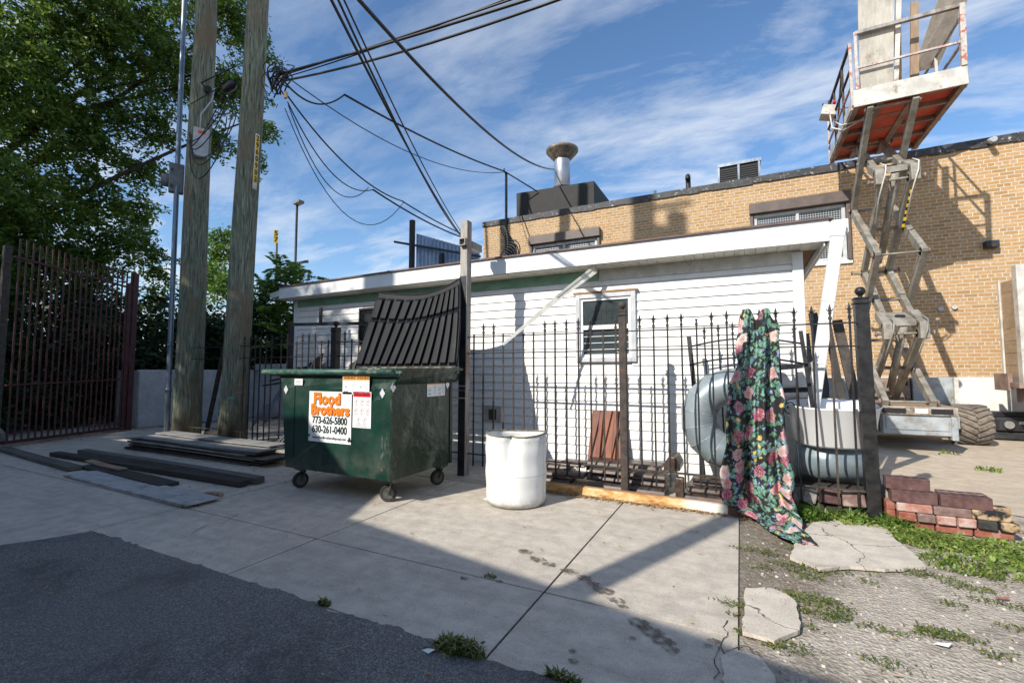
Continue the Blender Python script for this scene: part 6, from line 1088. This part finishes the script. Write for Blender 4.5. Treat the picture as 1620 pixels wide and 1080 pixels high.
# ------------------------------------------------------------------ neighbours behind the viewer that cast the shade
b = MB(); prof = [(-30, 5.15), (-7.1, 5.3), (-6.75, 5.35), (-5.45, 4.22), (-1.72, 3.72), (4.5, 2.9)]
b.prism([(-30, -2.5, 0), (4.5, -2.5, 0)]+[(x, -2.5, z_) for x, z_ in prof[::-1]], (0, -6, 0)); o = thing('neighbour_garage', 'brick garage across the alley behind the viewer', 'garage', (-8, -5, 0)); b.build('wall', 'brick', o)
b = MB(); [b.bb(x, x+2.4, -2.47-.0, -2.44, 0, 2.2) for x in (-12, -8.6, -4.6)]; b.build('garage_door', 'trimwhite', o)
def backpole(x, y, h, l, r_=.13, arms=False):
    o = thing('utility_pole', l, 'utility pole', (x, y, 0), 'wooden utility poles'); b = MB(); b.tube([(x, y, 0), (x, y, h)], r_, 14, True, [r_*1.2, r_]); b.build('shaft', 'pole', o)
    if arms: b = MB(); b.tube([(x+.45, y, h-2.2), (x+.45, y, h-1.2)], .2, 14); b.tube([(x+.85, y, h-1.9), (x+.85, y, h-.9)], .24, 14); b.bar((x-.3, y, h-.6), (x+1.2, y, h-.6), .1); b.build('transformer', 'boxgrey', o)
backpole(-.865-.42*(2.76+3), -2.9-.1, 7.4, 'wooden utility pole behind the viewer on the alley side', .1); D.objects[-1].name if 0 else None
backpole(-9.05, -4.0, 18.6, 'tall transformer pole behind the viewer', .28, True)
for (u, w0, w1, yy, rad, l) in ((-9.9, 5.0, 13, -6.0, 2.4, 'tall shade tree behind the viewer, higher of two'), (-14.4, 3.0, 7.6, -6.0, 2.3, 'broad shade tree behind the viewer, lower of two')):
    bx_ = u+.42*yy; bs = []; z_ = w0+.76*6+.8
    while z_ < w1+.76*6: bs += [((bx_+random.uniform(-.7, .7)-rad*.25, yy+random.uniform(-1, 1), z_), (rad, 1.5, 1.4))]; z_ += 1.7
    tree(l, (bx_, yy-3.5, 0), (bx_, yy, w1+3), .35, bs, 5.0, 34, .3, .26, 'leaf', 6, 'shade_tree', 'shade trees behind the viewer')
# ------------------------------------------------------------------ sky, sun, camera
W = D.worlds.new('World'); S.world = W; W.use_nodes = True; t = W.node_tree; bg = t.nodes['Background']
def wn(ty, *ins, **kw):
    nd = t.nodes.new('ShaderNode'+ty)
    for k, v_ in kw.items():
        if hasattr(nd, k) and not k[0].isupper(): setattr(nd, k, v_)
        else:
            s_ = nd.inputs[k.replace('_', ' ')]
            if isinstance(v_, bpy.types.NodeSocket): t.links.new(v_, s_)
            else: s_.default_value = v_
    for i, v_ in enumerate(ins):
        if v_ is None: continue
        if isinstance(v_, bpy.types.NodeSocket): t.links.new(v_, nd.inputs[i])
        else: nd.inputs[i].default_value = v_
    return nd
sd = -SUND; elev = math.asin(sd.z); az = math.atan2(sd.x, sd.y)
sky = wn('TexSky', sky_type='NISHITA', sun_disc=False, sun_elevation=elev, sun_rotation=az, altitude=200., air_density=1.0, dust_density=.6, ozone_density=2.5)
tc = wn('TexCoord'); sp = wn('SeparateXYZ', tc.outputs['Generated']); den = wn('Math', wn('Math', sp.outputs[2], 0., operation='MAXIMUM').outputs[0], .16, operation='ADD').outputs[0]
cv = wn('CombineXYZ', wn('Math', sp.outputs[0], den, operation='DIVIDE').outputs[0], wn('Math', sp.outputs[1], den, operation='DIVIDE').outputs[0], 0.).outputs[0]
mp = wn('Mapping', cv, Rotation=(0, 0, R(-38)), Scale=(1.0, 2.3, 1.)).outputs[0]
n1_ = wn('TexNoise', mp, Scale=1.7, Detail=12., Roughness=.64, Distortion=.35).outputs[0]; n2_ = wn('TexNoise', wn('Mapping', cv, Location=(3.1, 1.7, 0.)).outputs[0], Scale=.55, Detail=4., Roughness=.5).outputs[0]
cl = wn('Math', wn('MapRange', n1_, .42, .66, 0., 1.).outputs[0], wn('MapRange', n2_, .30, .52, .15, 1.).outputs[0], operation='MULTIPLY').outputs[0]
hz = wn('MapRange', sp.outputs[2], .75, .2, .45, 1.).outputs[0]; cl = wn('Math', wn('Math', cl, hz, operation='MULTIPLY').outputs[0], .9, operation='MULTIPLY').outputs[0]
hsv = wn('HueSaturation', Saturation=1.12, Value=1.35, Color=sky.outputs[0])
mx = wn('Mix', cl, data_type='RGBA'); t.links.new(hsv.outputs[0], mx.inputs[6]); mx.inputs[7].default_value = (6.4, 6.8, 7.3, 1); t.links.new(mx.outputs[2], bg.inputs[0]); bg.inputs[1].default_value = .142
sun = D.lights.new('sun', 'SUN'); sun.energy = 5.9; sun.angle = R(.5); sun.color = (1, .94, .84); so = D.objects.new('sun', sun); COL.objects.link(so); so.rotation_euler = SUND.to_track_quat('-Z', 'Y').to_euler(); so.location = (-8, -12, 20)
cam = D.cameras.new('camera'); cam.lens = 16; cam.sensor_width = 36; cam.clip_end = 1500; cam.clip_start = .05; co_ = D.objects.new('camera', cam); COL.objects.link(co_); co_.matrix_world = Matrix.Translation(CP) @ Matrix((RT, UPV, -FW)).transposed().to_4x4(); S.camera = co_
S.view_settings.view_transform = 'Standard'; S.view_settings.look = 'None'; S.view_settings.exposure = 0
S.cycles.max_bounces = 6; S.cycles.transparent_max_bounces = 8
